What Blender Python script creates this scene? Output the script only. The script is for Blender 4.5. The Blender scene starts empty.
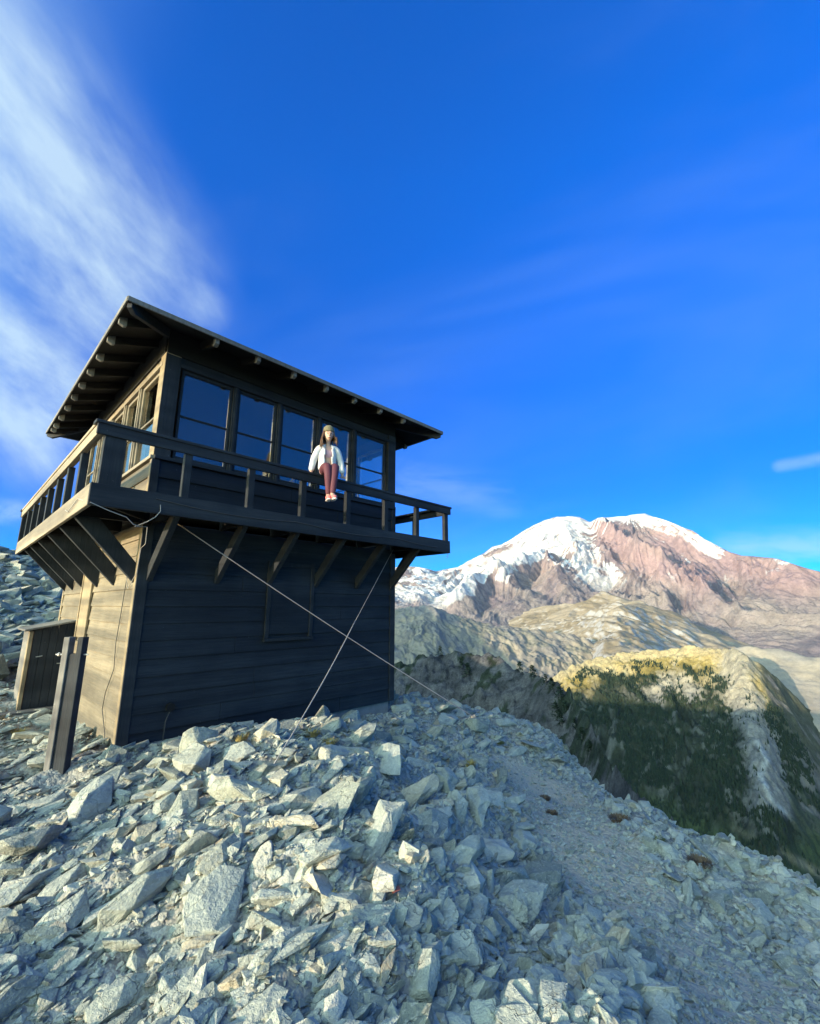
import bpy, bmesh, math, random
import numpy as np
from mathutils import Vector, Matrix

random.seed(7)
RNG = np.random.default_rng(11)
SC = bpy.context.scene
COL = SC.collection
R = math.radians

# ------------------------------------------------------------------ camera
F_PX, PITCH, ROLL, YAW = 443.1, 12.003, 0.13, 44.05
CAM = np.array([-1.63, -6.173, 1.512])
SUN_EL, SUN_OFF = 8.5, 6.0             # elevation; degrees from -X towards +Y
SKY_STRENGTH, SUN_STRENGTH, EXPOSURE = 0.14, 3.7, 1.27

SKY_TINT = (.02, .86, 1.60, 1)
_y = R(YAW); _t = R(PITCH); _a = R(ROLL)
FWH = np.array([math.cos(_y), math.sin(_y), 0.0]); RTH = np.array([math.sin(_y), -math.cos(_y), 0.0])
_F = FWH*math.cos(_t)+np.array([0, 0, math.sin(_t)]); _U0 = -FWH*math.sin(_t)+np.array([0, 0, math.cos(_t)])
_R = RTH*math.cos(_a)+_U0*math.sin(_a); _U = -RTH*math.sin(_a)+_U0*math.cos(_a)

def ray(px, py):
    return (px-410)*_R-(py-512)*_U+F_PX*_F
def unit(v):
    v = np.asarray(v, float); return v/np.linalg.norm(v)
def project(P):
    d = np.asarray(P, float)-CAM; z = d@_F
    return 410+F_PX*(d@_R)/z, 512-F_PX*(d@_U)/z, z
def at_z(px, py, z):
    d = ray(px, py); return CAM+d*((z-CAM[2])/d[2])
def at_r(px, py, r):
    d = ray(px, py); return CAM+d*(r/math.hypot(d[0], d[1]))
def az_te(px, py):
    d = ray(px, py); return math.atan2(d@RTH, d@FWH), d[2]/math.hypot(d[0], d[1])

cam_d = bpy.data.cameras.new('camera'); cam = bpy.data.objects.new('camera', cam_d); COL.objects.link(cam)
cam.matrix_world = Matrix(((_R[0], _U[0], -_F[0], CAM[0]), (_R[1], _U[1], -_F[1], CAM[1]), (_R[2], _U[2], -_F[2], CAM[2]), (0, 0, 0, 1)))
cam_d.sensor_fit = 'HORIZONTAL'; cam_d.sensor_width = 36; cam_d.lens = 36*F_PX/820
cam_d.clip_start = 0.05; cam_d.clip_end = 90000
SC.camera = cam
SC.view_settings.view_transform = 'Standard'; SC.view_settings.look = 'None'
SC.view_settings.exposure = EXPOSURE; SC.view_settings.gamma = 1
SC.cycles.max_bounces = 6; SC.cycles.transparent_max_bounces = 16; SC.cycles.use_denoising = True

# ------------------------------------------------------------------ node helpers
class NT:
    def __init__(s, tree): s.t = tree; s.n = tree.nodes; s.l = tree.links
    def new(s, typ, **kw):
        nd = s.n.new(typ)
        for k, v in kw.items(): setattr(nd, k, v)
        return nd
    def put(s, sock, v):
        if isinstance(v, bpy.types.NodeSocket): s.l.new(v, sock)
        else: sock.default_value = v
    def math(s, op, a, b=0.0, c=0.0, clamp=False):
        m = s.new('ShaderNodeMath', operation=op, use_clamp=clamp)
        for i, v in enumerate((a, b, c)): s.put(m.inputs[i], v)
        return m.outputs[0]
    def vm(s, op, a, b=(0, 0, 0), out=0):
        m = s.new('ShaderNodeVectorMath', operation=op)
        s.put(m.inputs[0], a)
        if op == 'SCALE': s.put(m.inputs[3], b)
        else: s.put(m.inputs[1], b)
        return m.outputs[out]
    def mix(s, f, a, b, typ='RGBA', blend='MIX'):
        m = s.new('ShaderNodeMix', data_type=typ)
        if typ == 'RGBA':
            m.blend_type = blend; A, B, O = m.inputs[6], m.inputs[7], m.outputs[2]
        else: A, B, O = m.inputs[2], m.inputs[3], m.outputs[0]
        s.put(m.inputs[0], f); s.put(A, a); s.put(B, b); return O
    def noise(s, vec, scale, detail=4, rough=0.55, dist=0.0, dim='3D'):
        m = s.new('ShaderNodeTexNoise'); m.noise_dimensions = dim
        if vec is not None: s.l.new(vec, m.inputs['Vector'])
        m.inputs['Scale'].default_value = scale; m.inputs['Detail'].default_value = detail
        m.inputs['Roughness'].default_value = rough; m.inputs['Distortion'].default_value = dist
        return m.outputs['Fac']
    def map(s, vec, loc=(0, 0, 0), rot=(0, 0, 0), sc=(1, 1, 1)):
        m = s.new('ShaderNodeMapping'); s.l.new(vec, m.inputs[0])
        m.inputs[1].default_value = loc; m.inputs[2].default_value = rot; m.inputs[3].default_value = sc
        return m.outputs[0]
    def step(s, v, a, b, lo=0.0, hi=1.0):
        m = s.new('ShaderNodeMapRange', interpolation_type='SMOOTHSTEP'); s.put(m.inputs[0], v)
        m.inputs[1].default_value = a; m.inputs[2].default_value = b; m.inputs[3].default_value = lo; m.inputs[4].default_value = hi
        return m.outputs[0]
def c4(c): return (c[0], c[1], c[2], 1.0)

# ------------------------------------------------------------------ world: Nishita sky with thin cirrus
SUN_AZ = R(180-SUN_OFF)
SUN_DIR = np.array([math.cos(SUN_AZ)*math.cos(R(SUN_EL)), math.sin(SUN_AZ)*math.cos(R(SUN_EL)), math.sin(R(SUN_EL))])
world = bpy.data.worlds.new('World'); SC.world = world; world.use_nodes = True
w = NT(world.node_tree); w.n.clear()
sky = w.new('ShaderNodeTexSky', sky_type='NISHITA'); sky.sun_disc = False
sky.sun_elevation = R(SUN_EL); sky.sun_rotation = math.atan2(SUN_DIR[0], SUN_DIR[1])
sky.altitude = 2200; sky.air_density = 1.0; sky.dust_density = 0.2; sky.ozone_density = 2.0
hs = w.new('ShaderNodeHueSaturation'); w.l.new(sky.outputs[0], hs.inputs['Color'])
hs.inputs['Hue'].default_value = 0.5; hs.inputs['Saturation'].default_value = 1.5; hs.inputs['Value'].default_value = 1.0
skyc = hs.outputs[0]
tc = w.new('ShaderNodeTexCoord'); D = tc.outputs['Generated']
sep = w.new('ShaderNodeSeparateXYZ'); w.l.new(D, sep.inputs[0])
# the deep clear air away from the sun: a darker, bluer lower sky
lowf = w.step(sep.outputs[2], 0.75, 0.0); awayf = w.math('SUBTRACT', 1.0, w.math('POWER', w.step(w.vm('DOT_PRODUCT', D, tuple(SUN_DIR), 1), 0.02, 0.95), 1.15))
sunside_fill = w.vm('MULTIPLY', w.vm('SCALE', sky.outputs[0], w.step(sep.outputs[2], 0.0, 0.5, 3.0, 6.6)), (1.50, 1.20, .68))  # sky around the unseen sun brightened and warmed as added fill light
skyc = w.mix(awayf, sunside_fill, w.mix(1.0, skyc, SKY_TINT, blend='MULTIPLY'))
skyc = w.mix(w.math('MULTIPLY', w.math('POWER', lowf, 0.55), awayf), skyc, w.mix(1.0, skyc, (.05, .44, .58, 1), blend='MULTIPLY'))
# cloud-plane coordinates: direction divided by its height
plane = w.vm('DIVIDE', D, None) if False else None
zc_ = w.math('MAXIMUM', sep.outputs[2], 0.02)
comb = w.new('ShaderNodeCombineXYZ')
w.l.new(w.math('DIVIDE', sep.outputs[0], zc_), comb.inputs[0]); w.l.new(w.math('DIVIDE', sep.outputs[1], zc_), comb.inputs[1])
def capsule(a, b, wd, soft=1.0):
    A = unit(ray(*a)); B = unit(ray(*b)); AB = B-A; L2 = float(AB@AB)
    dA = w.vm('SUBTRACT', D, tuple(A))
    t = w.math('DIVIDE', w.vm('DOT_PRODUCT', dA, tuple(AB), 1), L2, clamp=False)
    t = w.math('MINIMUM', w.math('MAXIMUM', t, 0.0), 1.0)
    dist = w.vm('LENGTH', w.vm('SUBTRACT', dA, w.vm('SCALE', tuple(AB), t)), out=1)
    return w.step(dist, wd, wd*0.1, 0.0, soft)
warp = w.noise(D, 2.2, 3, 0.5)
# streak direction in direction space: from upper left to lower right of the view
def streaks(a, b, scale, sq, det=5, seed=0.0):
    A = unit(ray(*a)); B = unit(ray(*b)); ax = unit(B-A)
    # squash along ax: v - ax*(v.ax)*(1-sq)
    dt = w.vm('DOT_PRODUCT', D, tuple(ax), 1)
    v = w.vm('SUBTRACT', D, w.vm('SCALE', tuple(ax), w.math('MULTIPLY', dt, 1-sq)))
    v = w.vm('ADD', v, (seed, seed*.7, seed*1.3))
    return w.noise(v, scale, det, 0.6, 0.35)
s1 = streaks((10, 40), (190, 300), 4.6, 0.34, 8)
s1b = streaks((10, 40), (190, 300), 2.4, 0.65, 8, 3.0)
m1 = w.math('MAXIMUM', capsule((-20, 110), (110, 280), 0.27), capsule((-60, -40), (30, 150), 0.22, 0.42))
m2 = w.math('MAXIMUM', capsule((-60, 330), (50, 415), 0.20, 1.25), capsule((-10, 400), (110, 445), 0.09, 0.9))
m3 = capsule((130, 250), (195, 305), 0.10, 0.8)
cl = w.math('MAXIMUM', w.math('MAXIMUM', m1, m2), m3)
dens = w.step(w.math('ADD', w.math('MULTIPLY', s1, 0.55), w.math('MULTIPLY', s1b, 0.45)), 0.27, 0.70)
c1 = w.math('MULTIPLY', cl, dens)
c1 = w.step(c1, 0.02, 1.0, 0.0, 1.0)
c1 = w.math('MULTIPLY', c1, 1.15)
# very thin wide streaks in the rest of the sky
s2 = streaks((300, 400), (800, 250), 3.0, 0.15, 4, 5.0)
c2 = w.math('MULTIPLY', w.step(s2, 0.42, 0.8), 0.085)
low = w.math('MAXIMUM', capsule((780, 466), (860, 452), 0.016, 0.35), w.math('MAXIMUM', capsule((400, 480), (500, 498), 0.07, 0.18), w.math('MAXIMUM', capsule((735, 552), (860, 556), 0.06, 0.5), capsule((-60, 505), (20, 512), 0.03, 0.5))))
s3 = streaks((400, 500), (800, 500), 14.0, 0.12, 4, 8.0)
c3 = w.math('MULTIPLY', low, w.step(s3, 0.35, 0.7))
tot = w.math('MINIMUM', w.math('ADD', w.math('ADD', c1, c2), c3), 0.78)
skyout = w.mix(tot, skyc, (2.0, 2.62, 3.05, 1))
bg = w.new('ShaderNodeBackground'); w.l.new(skyout, bg.inputs[0]); bg.inputs[1].default_value = SKY_STRENGTH
wo = w.new('ShaderNodeOutputWorld'); w.l.new(bg.outputs[0], wo.inputs[0])

sun_d = bpy.data.lights.new('sun', 'SUN'); sun_d.energy = SUN_STRENGTH; sun_d.angle = R(0.5); sun_d.color = (1.0, 0.83, 0.60)
sun = bpy.data.objects.new('sun', sun_d); COL.objects.link(sun)
sun.rotation_euler = Vector(SUN_DIR).to_track_quat('Z', 'Y').to_euler()

# ------------------------------------------------------------------ scene helpers
def tag(o, label=None, cat=None, group=None, kind=None):
    if label: o['label'] = label
    if cat: o['category'] = cat
    if group: o['group'] = group
    if kind: o['kind'] = kind
    return o
def empty(name, loc=(0, 0, 0), **kw):
    o = bpy.data.objects.new(name, None); COL.objects.link(o); o.location = loc; o.empty_display_size = .2
    return tag(o, **kw)
def link(name, me, m, parent=None, smooth=False):
    o = bpy.data.objects.new(name, me); COL.objects.link(o)
    if m: me.materials.append(m)
    if parent: o.parent = parent; o.matrix_parent_inverse = Matrix.Translation(-Vector(root_loc(parent)))
    if smooth: me.polygons.foreach_set('use_smooth', [True]*len(me.polygons))
    return o
def root_loc(o):
    return o.location if o.type == 'EMPTY' else Vector((0, 0, 0))
class MB:
    """collects shapes, given in world coordinates, into one mesh"""
    def __init__(s): s.bm = bmesh.new()
    def box(s, x0, x1, y0, y1, z0, z1, bev=0.004, M=None):
        x0, x1 = sorted((x0, x1)); y0, y1 = sorted((y0, y1)); z0, z1 = sorted((z0, z1))
        vs = [s.bm.verts.new((x, y, z)) for x in (x0, x1) for y in (y0, y1) for z in (z0, z1)]
        fs = [(0, 1, 3, 2), (4, 6, 7, 5), (0, 4, 5, 1), (2, 3, 7, 6), (0, 2, 6, 4), (1, 5, 7, 3)]
        F = [s.bm.faces.new([vs[i] for i in f]) for f in fs]
        if M is not None:
            for v in vs: v.co = M @ v.co
        if bev:
            bev = min(bev, .3*min(x1-x0, y1-y0, z1-z0))
            es = list({e for f in F for e in f.edges})
            bmesh.ops.bevel(s.bm, geom=es, offset=bev, segments=1, affect='EDGES')
        return s
    def prism(s, pts, dirv, bev=0.004):
        """pts: planar polygon of 3D points, extruded by dirv"""
        a = [s.bm.verts.new(p) for p in pts]; b = [s.bm.verts.new(Vector(p)+Vector(dirv)) for p in pts]
        n = len(pts); F = [s.bm.faces.new(a), s.bm.faces.new(b[::-1])]
        for i in range(n): F.append(s.bm.faces.new([a[i], b[i], b[(i+1) % n], a[(i+1) % n]]))
        bmesh.ops.recalc_face_normals(s.bm, faces=F)
        if bev:
            es = list({e for f in F for e in f.edges})
            bmesh.ops.bevel(s.bm, geom=es, offset=bev, segments=1, affect='EDGES')
        return s
    def tube(s, pts, r, n=6, r2=None):
        pts = [Vector(p) for p in pts]; rings = []
        for i, p in enumerate(pts):
            d = (pts[min(i+1, len(pts)-1)]-pts[max(i-1, 0)]).normalized()
            u = d.orthogonal().normalized(); v = d.cross(u)
            if rings:
                u = (up-d*up.dot(d)).normalized(); v = d.cross(u)
            up = u
            rr = r if r2 is None else r+(r2-r)*i/(len(pts)-1)
            rings.append([s.bm.verts.new(p+(u*math.cos(k*2*math.pi/n)+v*math.sin(k*2*math.pi/n))*rr) for k in range(n)])
        for a, b in zip(rings, rings[1:]):
            for k in range(n): s.bm.faces.new([a[k], a[(k+1) % n], b[(k+1) % n], b[k]])
        s.bm.faces.new(rings[0][::-1]); s.bm.faces.new(rings[-1])
        return s
    def ball(s, c, rx, ry=None, rz=None, sub=2, M=None):
        ry = ry or rx; rz = rz or rx
        r = bmesh.ops.create_icosphere(s.bm, subdivisions=sub, radius=1)
        for v in r['verts']:
            q = Vector((v.co.x*rx, v.co.y*ry, v.co.z*rz))
            if M is not None: q = M @ q
            v.co = q+Vector(c)
        return s
    def build(s, name, m, parent=None, smooth=False):
        me = bpy.data.meshes.new(name); bmesh.ops.recalc_face_normals(s.bm, faces=s.bm.faces)
        s.bm.to_mesh(me); s.bm.free()
        return link(name, me, m, parent, smooth)

def np_mesh(name, V, Fq, m, attrs=None, smooth=True, parent=None):
    me = bpy.data.meshes.new(name); V = np.ascontiguousarray(V, np.float32)
    k = Fq.shape[1]
    me.vertices.add(len(V)); me.vertices.foreach_set('co', V.ravel())
    me.loops.add(Fq.size); me.loops.foreach_set('vertex_index', Fq.astype(np.int32).ravel())
    me.polygons.add(len(Fq)); me.polygons.foreach_set('loop_start', np.arange(0, Fq.size, k, dtype=np.int32))
    me.update(calc_edges=True)
    for an, (typ, arr) in (attrs or {}).items():
        at = me.attributes.new(an, typ, 'POINT')
        if typ == 'FLOAT_COLOR':
            a4 = np.ones((len(V), 4), np.float32); a4[:, :3] = arr; at.data.foreach_set('color', a4.ravel())
        else: at.data.foreach_set('value', np.ascontiguousarray(arr, np.float32))
    me.polygons.foreach_set('use_smooth', np.full(len(Fq), smooth))
    return link(name, me, m, parent)

# ------------------------------------------------------------------ numpy noise
def _h(ix, iy, s):
    n = (ix.astype(np.int64)*374761393+iy.astype(np.int64)*668265263+s*1442695041) & 0xffffffff
    n = ((n ^ (n >> 13))*1274126177) & 0xffffffff
    n = (n ^ (n >> 16)) & 0xffff
    return n/65535.0
def vnoise(x, y, s=0):
    xi = np.floor(x); yi = np.floor(y); fx = x-xi; fy = y-yi
    fx = fx*fx*fx*(fx*(fx*6-15)+10); fy = fy*fy*fy*(fy*(fy*6-15)+10)
    a = _h(xi, yi, s); b = _h(xi+1, yi, s); c = _h(xi, yi+1, s); d = _h(xi+1, yi+1, s)
    return (a*(1-fx)+b*fx)*(1-fy)+(c*(1-fx)+d*fx)*fy
def fbm(x, y, o=5, s=0, g=.5):
    t = 0; a = 1; n = 0
    for i in range(o):
        t = t+a*(vnoise(x, y, s+i*17)*2-1); n += a; a *= g
        x, y = (x*.8-y*.6)*2.03+3.1, (x*.6+y*.8)*2.03-1.7
    return t/n
def ridged(x, y, o=5, s=0, g=.5):
    t = 0; a = 1; n = 0
    for i in range(o):
        t = t+a*(1-np.abs(vnoise(x, y, s+i*17)*2-1)); n += a; a *= g
        x, y = (x*.8-y*.6)*2.03+3.1, (x*.6+y*.8)*2.03-1.7
    return t/n
def sstep(a, b, x):
    t = np.clip((x-a)/(b-a), 0, 1); return t*t*(3-2*t)

# ------------------------------------------------------------------ materials
def new_mat(name):
    m = bpy.data.materials.new(name); m.use_nodes = True; t = NT(m.node_tree); t.n.clear()
    b = t.new('ShaderNodeBsdfPrincipled'); o = t.new('ShaderNodeOutputMaterial'); t.l.new(b.outputs[0], o.inputs[0])
    return m, t, b
def bump(t, b, h, strength=.5, dist=.01):
    n = t.new('ShaderNodeBump'); n.inputs['Strength'].default_value = strength; n.inputs['Distance'].default_value = dist
    t.l.new(h, n.inputs['Height']); t.l.new(n.outputs[0], b.inputs['Normal'])
def wood(name, col, col2, axis='X', rough=.75, spec=.3, bstr=.6):
    m, t, b = new_mat(name)
    tcn = t.new('ShaderNodeTexCoord'); P = tcn.outputs['Object']
    sc = {'X': (.6, 14, 14), 'Y': (14, .6, 14), 'Z': (14, 14, .6)}[axis]
    g = t.noise(t.map(P, sc=sc), 3.0, 6, .65, .4)
    big = t.noise(P, 1.6, 4, .6)
    fine = t.noise(t.map(P, sc=tuple(v*3 for v in sc)), 6.0, 3, .6)
    f = t.math('ADD', t.math('MULTIPLY', g, .6), t.math('MULTIPLY', big, .5))
    c = t.mix(t.step(f, .35, .75), c4(col), c4(col2))
    c = t.mix(t.step(fine, .55, .8, 0, .5), c, c4([v*.45 for v in col]))
    # boards of slightly different age
    brd = t.noise(t.map(P, sc=(.25, .25, 4.6)), 1.0, 1, .5)
    c = t.mix(1.0, c, t.mix(t.step(brd, .35, .65), (.68, .68, .70, 1), (1.30, 1.27, 1.22, 1)), blend='MULTIPLY')
    # small pale scuffs
    sp = t.noise(P, 38, 2, .5)
    c = t.mix(t.step(sp, .70, .80, 0, .5), c, c4([min(.6, v*2.2+.03) for v in col2]))
    t.l.new(c, b.inputs['Base Color']); b.inputs['Roughness'].default_value = rough
    b.inputs['Specular IOR Level'].default_value = spec
    bump(t, b, t.math('ADD', g, t.math('MULTIPLY', fine, .5)), bstr, .006)
    return m
def plain(name, col, rough=.6, metal=0., spec=.5, var=.15, scale=30):
    m, t, b = new_mat(name)
    P = t.new('ShaderNodeTexCoord').outputs['Object']
    n = t.noise(P, scale, 4, .6)
    c = t.mix(n, c4([v*(1-var) for v in col]), c4([min(1, v*(1+var)) for v in col]))
    t.l.new(c, b.inputs['Base Color']); b.inputs['Roughness'].default_value = rough
    b.inputs['Metallic'].default_value = metal; b.inputs['Specular IOR Level'].default_value = spec
    bump(t, b, n, .25, .004)
    return m

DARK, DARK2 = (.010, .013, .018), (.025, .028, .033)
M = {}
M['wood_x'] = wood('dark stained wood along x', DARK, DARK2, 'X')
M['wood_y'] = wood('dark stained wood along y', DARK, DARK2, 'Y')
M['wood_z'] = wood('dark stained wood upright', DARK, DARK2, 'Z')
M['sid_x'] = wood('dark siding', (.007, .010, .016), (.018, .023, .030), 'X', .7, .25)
M['sunlit_y'] = wood('siding with sunlit tone', (.125, .104, .073), (.20, .168, .12), 'Y', .8)  # paler copy of the dark siding: sunlight put into the colour
M['sunlit_z'] = wood('trim with sunlit tone', (.18, .14, .088), (.26, .205, .13), 'Z', .8)  # paler copy of the upright wood for faces in sun, light in the colour
M['sunlit_edge_y'] = wood('deck edge with sunlit tone', (.20, .165, .12), (.30, .25, .18), 'Y', .8)  # left deck and rail edges, sunlight put into a paler colour
M['trim_z'] = wood('pale sash', (.15, .13, .10), (.22, .19, .145), 'Z', .7)  # paler sash; on the left side sunlight is put into the colour
M['grey_wood'] = wood('grey weathered wood', (.10, .095, .09), (.19, .18, .165), 'Z', .85)
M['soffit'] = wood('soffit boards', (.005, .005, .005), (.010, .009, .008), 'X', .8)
M['shingle'] = wood('cedar shingles', (.09, .075, .06), (.16, .135, .11), 'Y', .9)
M['metal'] = plain('galvanised metal', (.45, .44, .42), .5, .6)
M['wire'] = plain('steel cable', (.30, .27, .25), .55, .3)
M['black_wire'] = plain('dark cable', (.05, .045, .04), .6)
M['white_wire'] = plain('pale cable', (.30, .27, .24), .6)
M['concrete'] = plain('stone footing', (.22, .22, .21), .9, var=.35, scale=9)
M['inner'] = wood('pale inner trim', (.42, .35, .25), (.52, .44, .32), 'Z', .6)
M['interior'] = wood('interior boards', (.20, .16, .11), (.28, .22, .15), 'X', .6)

def glass_mat():
    m = bpy.data.materials.new('window glass'); m.use_nodes = True; t = NT(m.node_tree); t.n.clear()
    tr = t.new('ShaderNodeBsdfTransparent'); tr.inputs[0].default_value = (.86, .9, .9, 1)
    gl = t.new('ShaderNodeBsdfGlossy'); gl.inputs['Roughness'].default_value = .02; gl.inputs[0].default_value = (.95, .85, .70, 1)
    geo = t.new('ShaderNodeNewGeometry'); ci = t.math('ABSOLUTE', t.vm('DOT_PRODUCT', geo.outputs['Normal'], geo.outputs['Incoming'], 1))
    fr = t.math('MULTIPLY_ADD', t.math('POWER', t.math('SUBTRACT', 1.0, ci, clamp=True), 4.0), .85, .13)
    mx = t.new('ShaderNodeMixShader'); o = t.new('ShaderNodeOutputMaterial')
    P = t.new('ShaderNodeTexCoord').outputs['Object']
    bp = t.new('ShaderNodeBump'); bp.inputs['Strength'].default_value = .012; bp.inputs['Distance'].default_value = .02
    t.l.new(t.noise(P, 2.5, 2), bp.inputs['Height']); t.l.new(bp.outputs[0], gl.inputs['Normal'])
    t.l.new(fr, mx.inputs[0])
    t.l.new(tr.outputs[0], mx.inputs[1]); t.l.new(gl.outputs[0], mx.inputs[2]); t.l.new(mx.outputs[0], o.inputs[0])
    return m
M['glass'] = glass_mat()

def rock_mat():
    m, t, b = new_mat('andesite rock')
    P = t.new('ShaderNodeTexCoord').outputs['Object']
    geo = t.new('ShaderNodeNewGeometry'); W_ = geo.outputs['Position']
    at = t.new('ShaderNodeAttribute', attribute_name='tint'); oi = t.new('ShaderNodeObjectInfo')
    f = t.math('FRACT', t.math('ADD', at.outputs['Fac'], oi.outputs['Random']))
    ramp = t.new('ShaderNodeValToRGB'); t.l.new(f, ramp.inputs[0]); e = ramp.color_ramp.elements
    e[0].position = 0; e[0].color = (.17, .175, .14, 1); e[1].position = 1; e[1].color = (.43, .42, .335, 1)
    for p_, c_ in ((.25, (.34, .345, .275)), (.5, (.40, .40, .33)), (.7, (.32, .325, .265)), (.80, (.52, .48, .38)), (.87, (.36, .29, .19)), (.93, (.22, .22, .18))):
        q = ramp.color_ramp.elements.new(p_); q.color = c4(c_)
    n1 = t.noise(W_, 7, 5, .65); n2 = t.noise(W_, 45, 4, .7); n3 = t.noise(W_, 2.2, 3, .6)
    c = t.mix(t.step(n1, .3, .75, 0, .55), ramp.outputs[0], (.17, .175, .155, 1))
    c = t.mix(t.step(n2, .5, .72, 0, .5), c, (.58, .54, .45, 1))
    # iron stains and lichen
    c = t.mix(t.step(t.noise(W_, 3.1, 4, .7), .60, .72, 0, .45), c, (.25, .17, .11, 1))
    c = t.mix(t.step(t.noise(W_, 16, 4, .7, .5), .69, .75, 0, .7), c, (.36, .33, .12, 1))
    v = t.new('ShaderNodeTexVoronoi', feature='DISTANCE_TO_EDGE'); v.inputs['Scale'].default_value = 2.6
    nz_ = t.new('ShaderNodeTexNoise'); nz_.inputs['Scale'].default_value = 5; nz_.inputs['Detail'].default_value = 5; t.l.new(W_, nz_.inputs['Vector'])
    t.l.new(t.map(t.vm('ADD', W_, t.vm('SCALE', nz_.outputs['Color'], .35)), rot=(0, 0, .4), sc=(.8, 2.4, 2.4)), v.inputs['Vector'])
    cr = t.step(v.outputs['Distance'], .0, .012)
    c = t.mix(t.math('MULTIPLY', t.math('SUBTRACT', 1.0, cr), .16), c, (.07, .07, .065, 1))
    t.l.new(c, b.inputs['Base Color']); b.inputs['Roughness'].default_value = .82; b.inputs['Specular IOR Level'].default_value = .3
    lay = t.noise(t.map(P, sc=(1.5, 1.5, 11)), 2.2, 4, .6, .4)
    h = t.math('ADD', t.math('ADD', n1, t.math('MULTIPLY', n2, .35)), t.math('ADD', t.math('MULTIPLY', cr, .25), t.math('MULTIPLY', lay, .5)))
    bump(t, b, h, .9, .035)
    return m
M['rock'] = rock_mat()

def ground_mat():
    m, t, b = new_mat('gravel and grit')
    W_ = t.new('ShaderNodeNewGeometry').outputs['Position']
    pa = t.new('ShaderNodeAttribute', attribute_name='path').outputs['Fac']
    v1 = t.new('ShaderNodeTexVoronoi'); v1.inputs['Scale'].default_value = 26; t.l.new(W_, v1.inputs['Vector'])
    v2 = t.new('ShaderNodeTexVoronoi'); v2.inputs['Scale'].default_value = 70; t.l.new(W_, v2.inputs['Vector'])
    v3 = t.new('ShaderNodeTexVoronoi'); v3.inputs['Scale'].default_value = 8; t.l.new(W_, v3.inputs['Vector'])
    s1_ = t.new('ShaderNodeSeparateColor'); t.l.new(v1.outputs['Color'], s1_.inputs[0])
    n = t.noise(W_, 1.3, 5, .6); n2 = t.noise(W_, 60, 3, .6)
    c = t.mix(s1_.outputs[0], (.22, .21, .18, 1), (.45, .42, .35, 1))
    c = t.mix(t.step(n, .45, .65, .1, .5), c, (.17, .135, .10, 1))
    dirt = t.mix(n2, (.38, .30, .21, 1), (.52, .43, .32, 1))
    c = t.mix(t.math('MULTIPLY', pa, t.step(t.noise(W_, 2.4, 5, .7), .25, .55)), c, dirt)
    t.l.new(c, b.inputs['Base Color']); b.inputs['Roughness'].default_value = .95; b.inputs['Specular IOR Level'].default_value = .15
    h = t.math('ADD', t.math('MULTIPLY', v1.outputs['Distance'], -1.0), t.math('ADD', t.math('MULTIPLY', v2.outputs['Distance'], -.4), t.math('MULTIPLY', v3.outputs['Distance'], t.math('MULTIPLY_ADD', pa, 1.8, -2.0))))
    bump(t, b, h, .7, .018)
    return m
M['ground'] = ground_mat()

def far_mat(name, scale, rough=.95, bstr=.6, bdist=20, var=.35):
    m, t, b = new_mat(name)
    W_ = t.new('ShaderNodeNewGeometry').outputs['Position']
    a = t.new('ShaderNodeAttribute', attribute_name='col').outputs['Color']
    n = t.noise(W_, scale, 7, .7); n2 = t.noise(W_, scale*5, 5, .7)
    f = t.math('ADD', t.math('MULTIPLY', n, .6), t.math('MULTIPLY', n2, .4))
    g = t.step(f, .3, .7, 1-var, 1+var)
    c = t.vm('SCALE', a, g)
    t.l.new(c, b.inputs['Base Color']); b.inputs['Roughness'].default_value = rough; b.inputs['Specular IOR Level'].default_value = .1
    bump(t, b, f, bstr, bdist)
    return m

# ------------------------------------------------------------------ near ground
# control heights, each at a place found from where the photo shows it
def cz(px, py, z): return at_z(px, py, z)
CP = [np.array(v, float) for v in [(0, 0, -.02), (2.1, 0, -.12), (4.35, 0, -.32), (2.1, 2.3, -.2), (4.3, 4.7, -.7), (0, 3, -.08), (0, 4.7, -.1), (-.6, 3.1, -.10), (-2.5, 3, -.12), (-2.6, 6, 0.0),
      (-.6, -.1, -.12), (-1.6, -6.2, -.08), (-4, -6, -.05), (-3, -2, -.12), (-5, -1, -.1), (-1.5, -9, -.2), (2, -9, -1.2), (-6, -9, -.2), (-9, 0, -.3), (-16, 0, -1.5), (-24, 0, -3.5), (-15, 7, -.6), (-22, 8, -2.5), (-15, -8, -2), (-24, -10, -4.5), (-10, -16, -3), (3, -6, -1.1)]]
CP += [cz(*a) for a in [(150, 735, -.03), (250, 722, -.1), (0, 1024, -.2), (200, 1024, -.12), (410, 1024, -.1), (620, 1024, -.34), (820, 1024, -.6),
      (400, 765, -.10), (330, 860, -.02), (380, 800, 0.0), (450, 900, -.34), (600, 900, -.78), (700, 950, -.72), (550, 800, -1.25), (480, 790, -.65), (450, 830, -.3), (200, 850, -.1), (60, 850, -.2), (100, 950, -.18), (0, 780, -.2)]]
CP += [at_r(px, py, r) for px, py, r in [(430, 703, 9.2), (470, 713, 10.5), (520, 726, 11.5), (560, 748, 11.5), (600, 790, 10.0), (650, 818, 8.6), (720, 852, 7.3), (820, 895, 5.6),
      (30, 642, 15), (0, 552, 21), (60, 640, 15), (60, 575, 21), (-80, 560, 20), (-80, 650, 12), (90, 600, 22)]]
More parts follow.
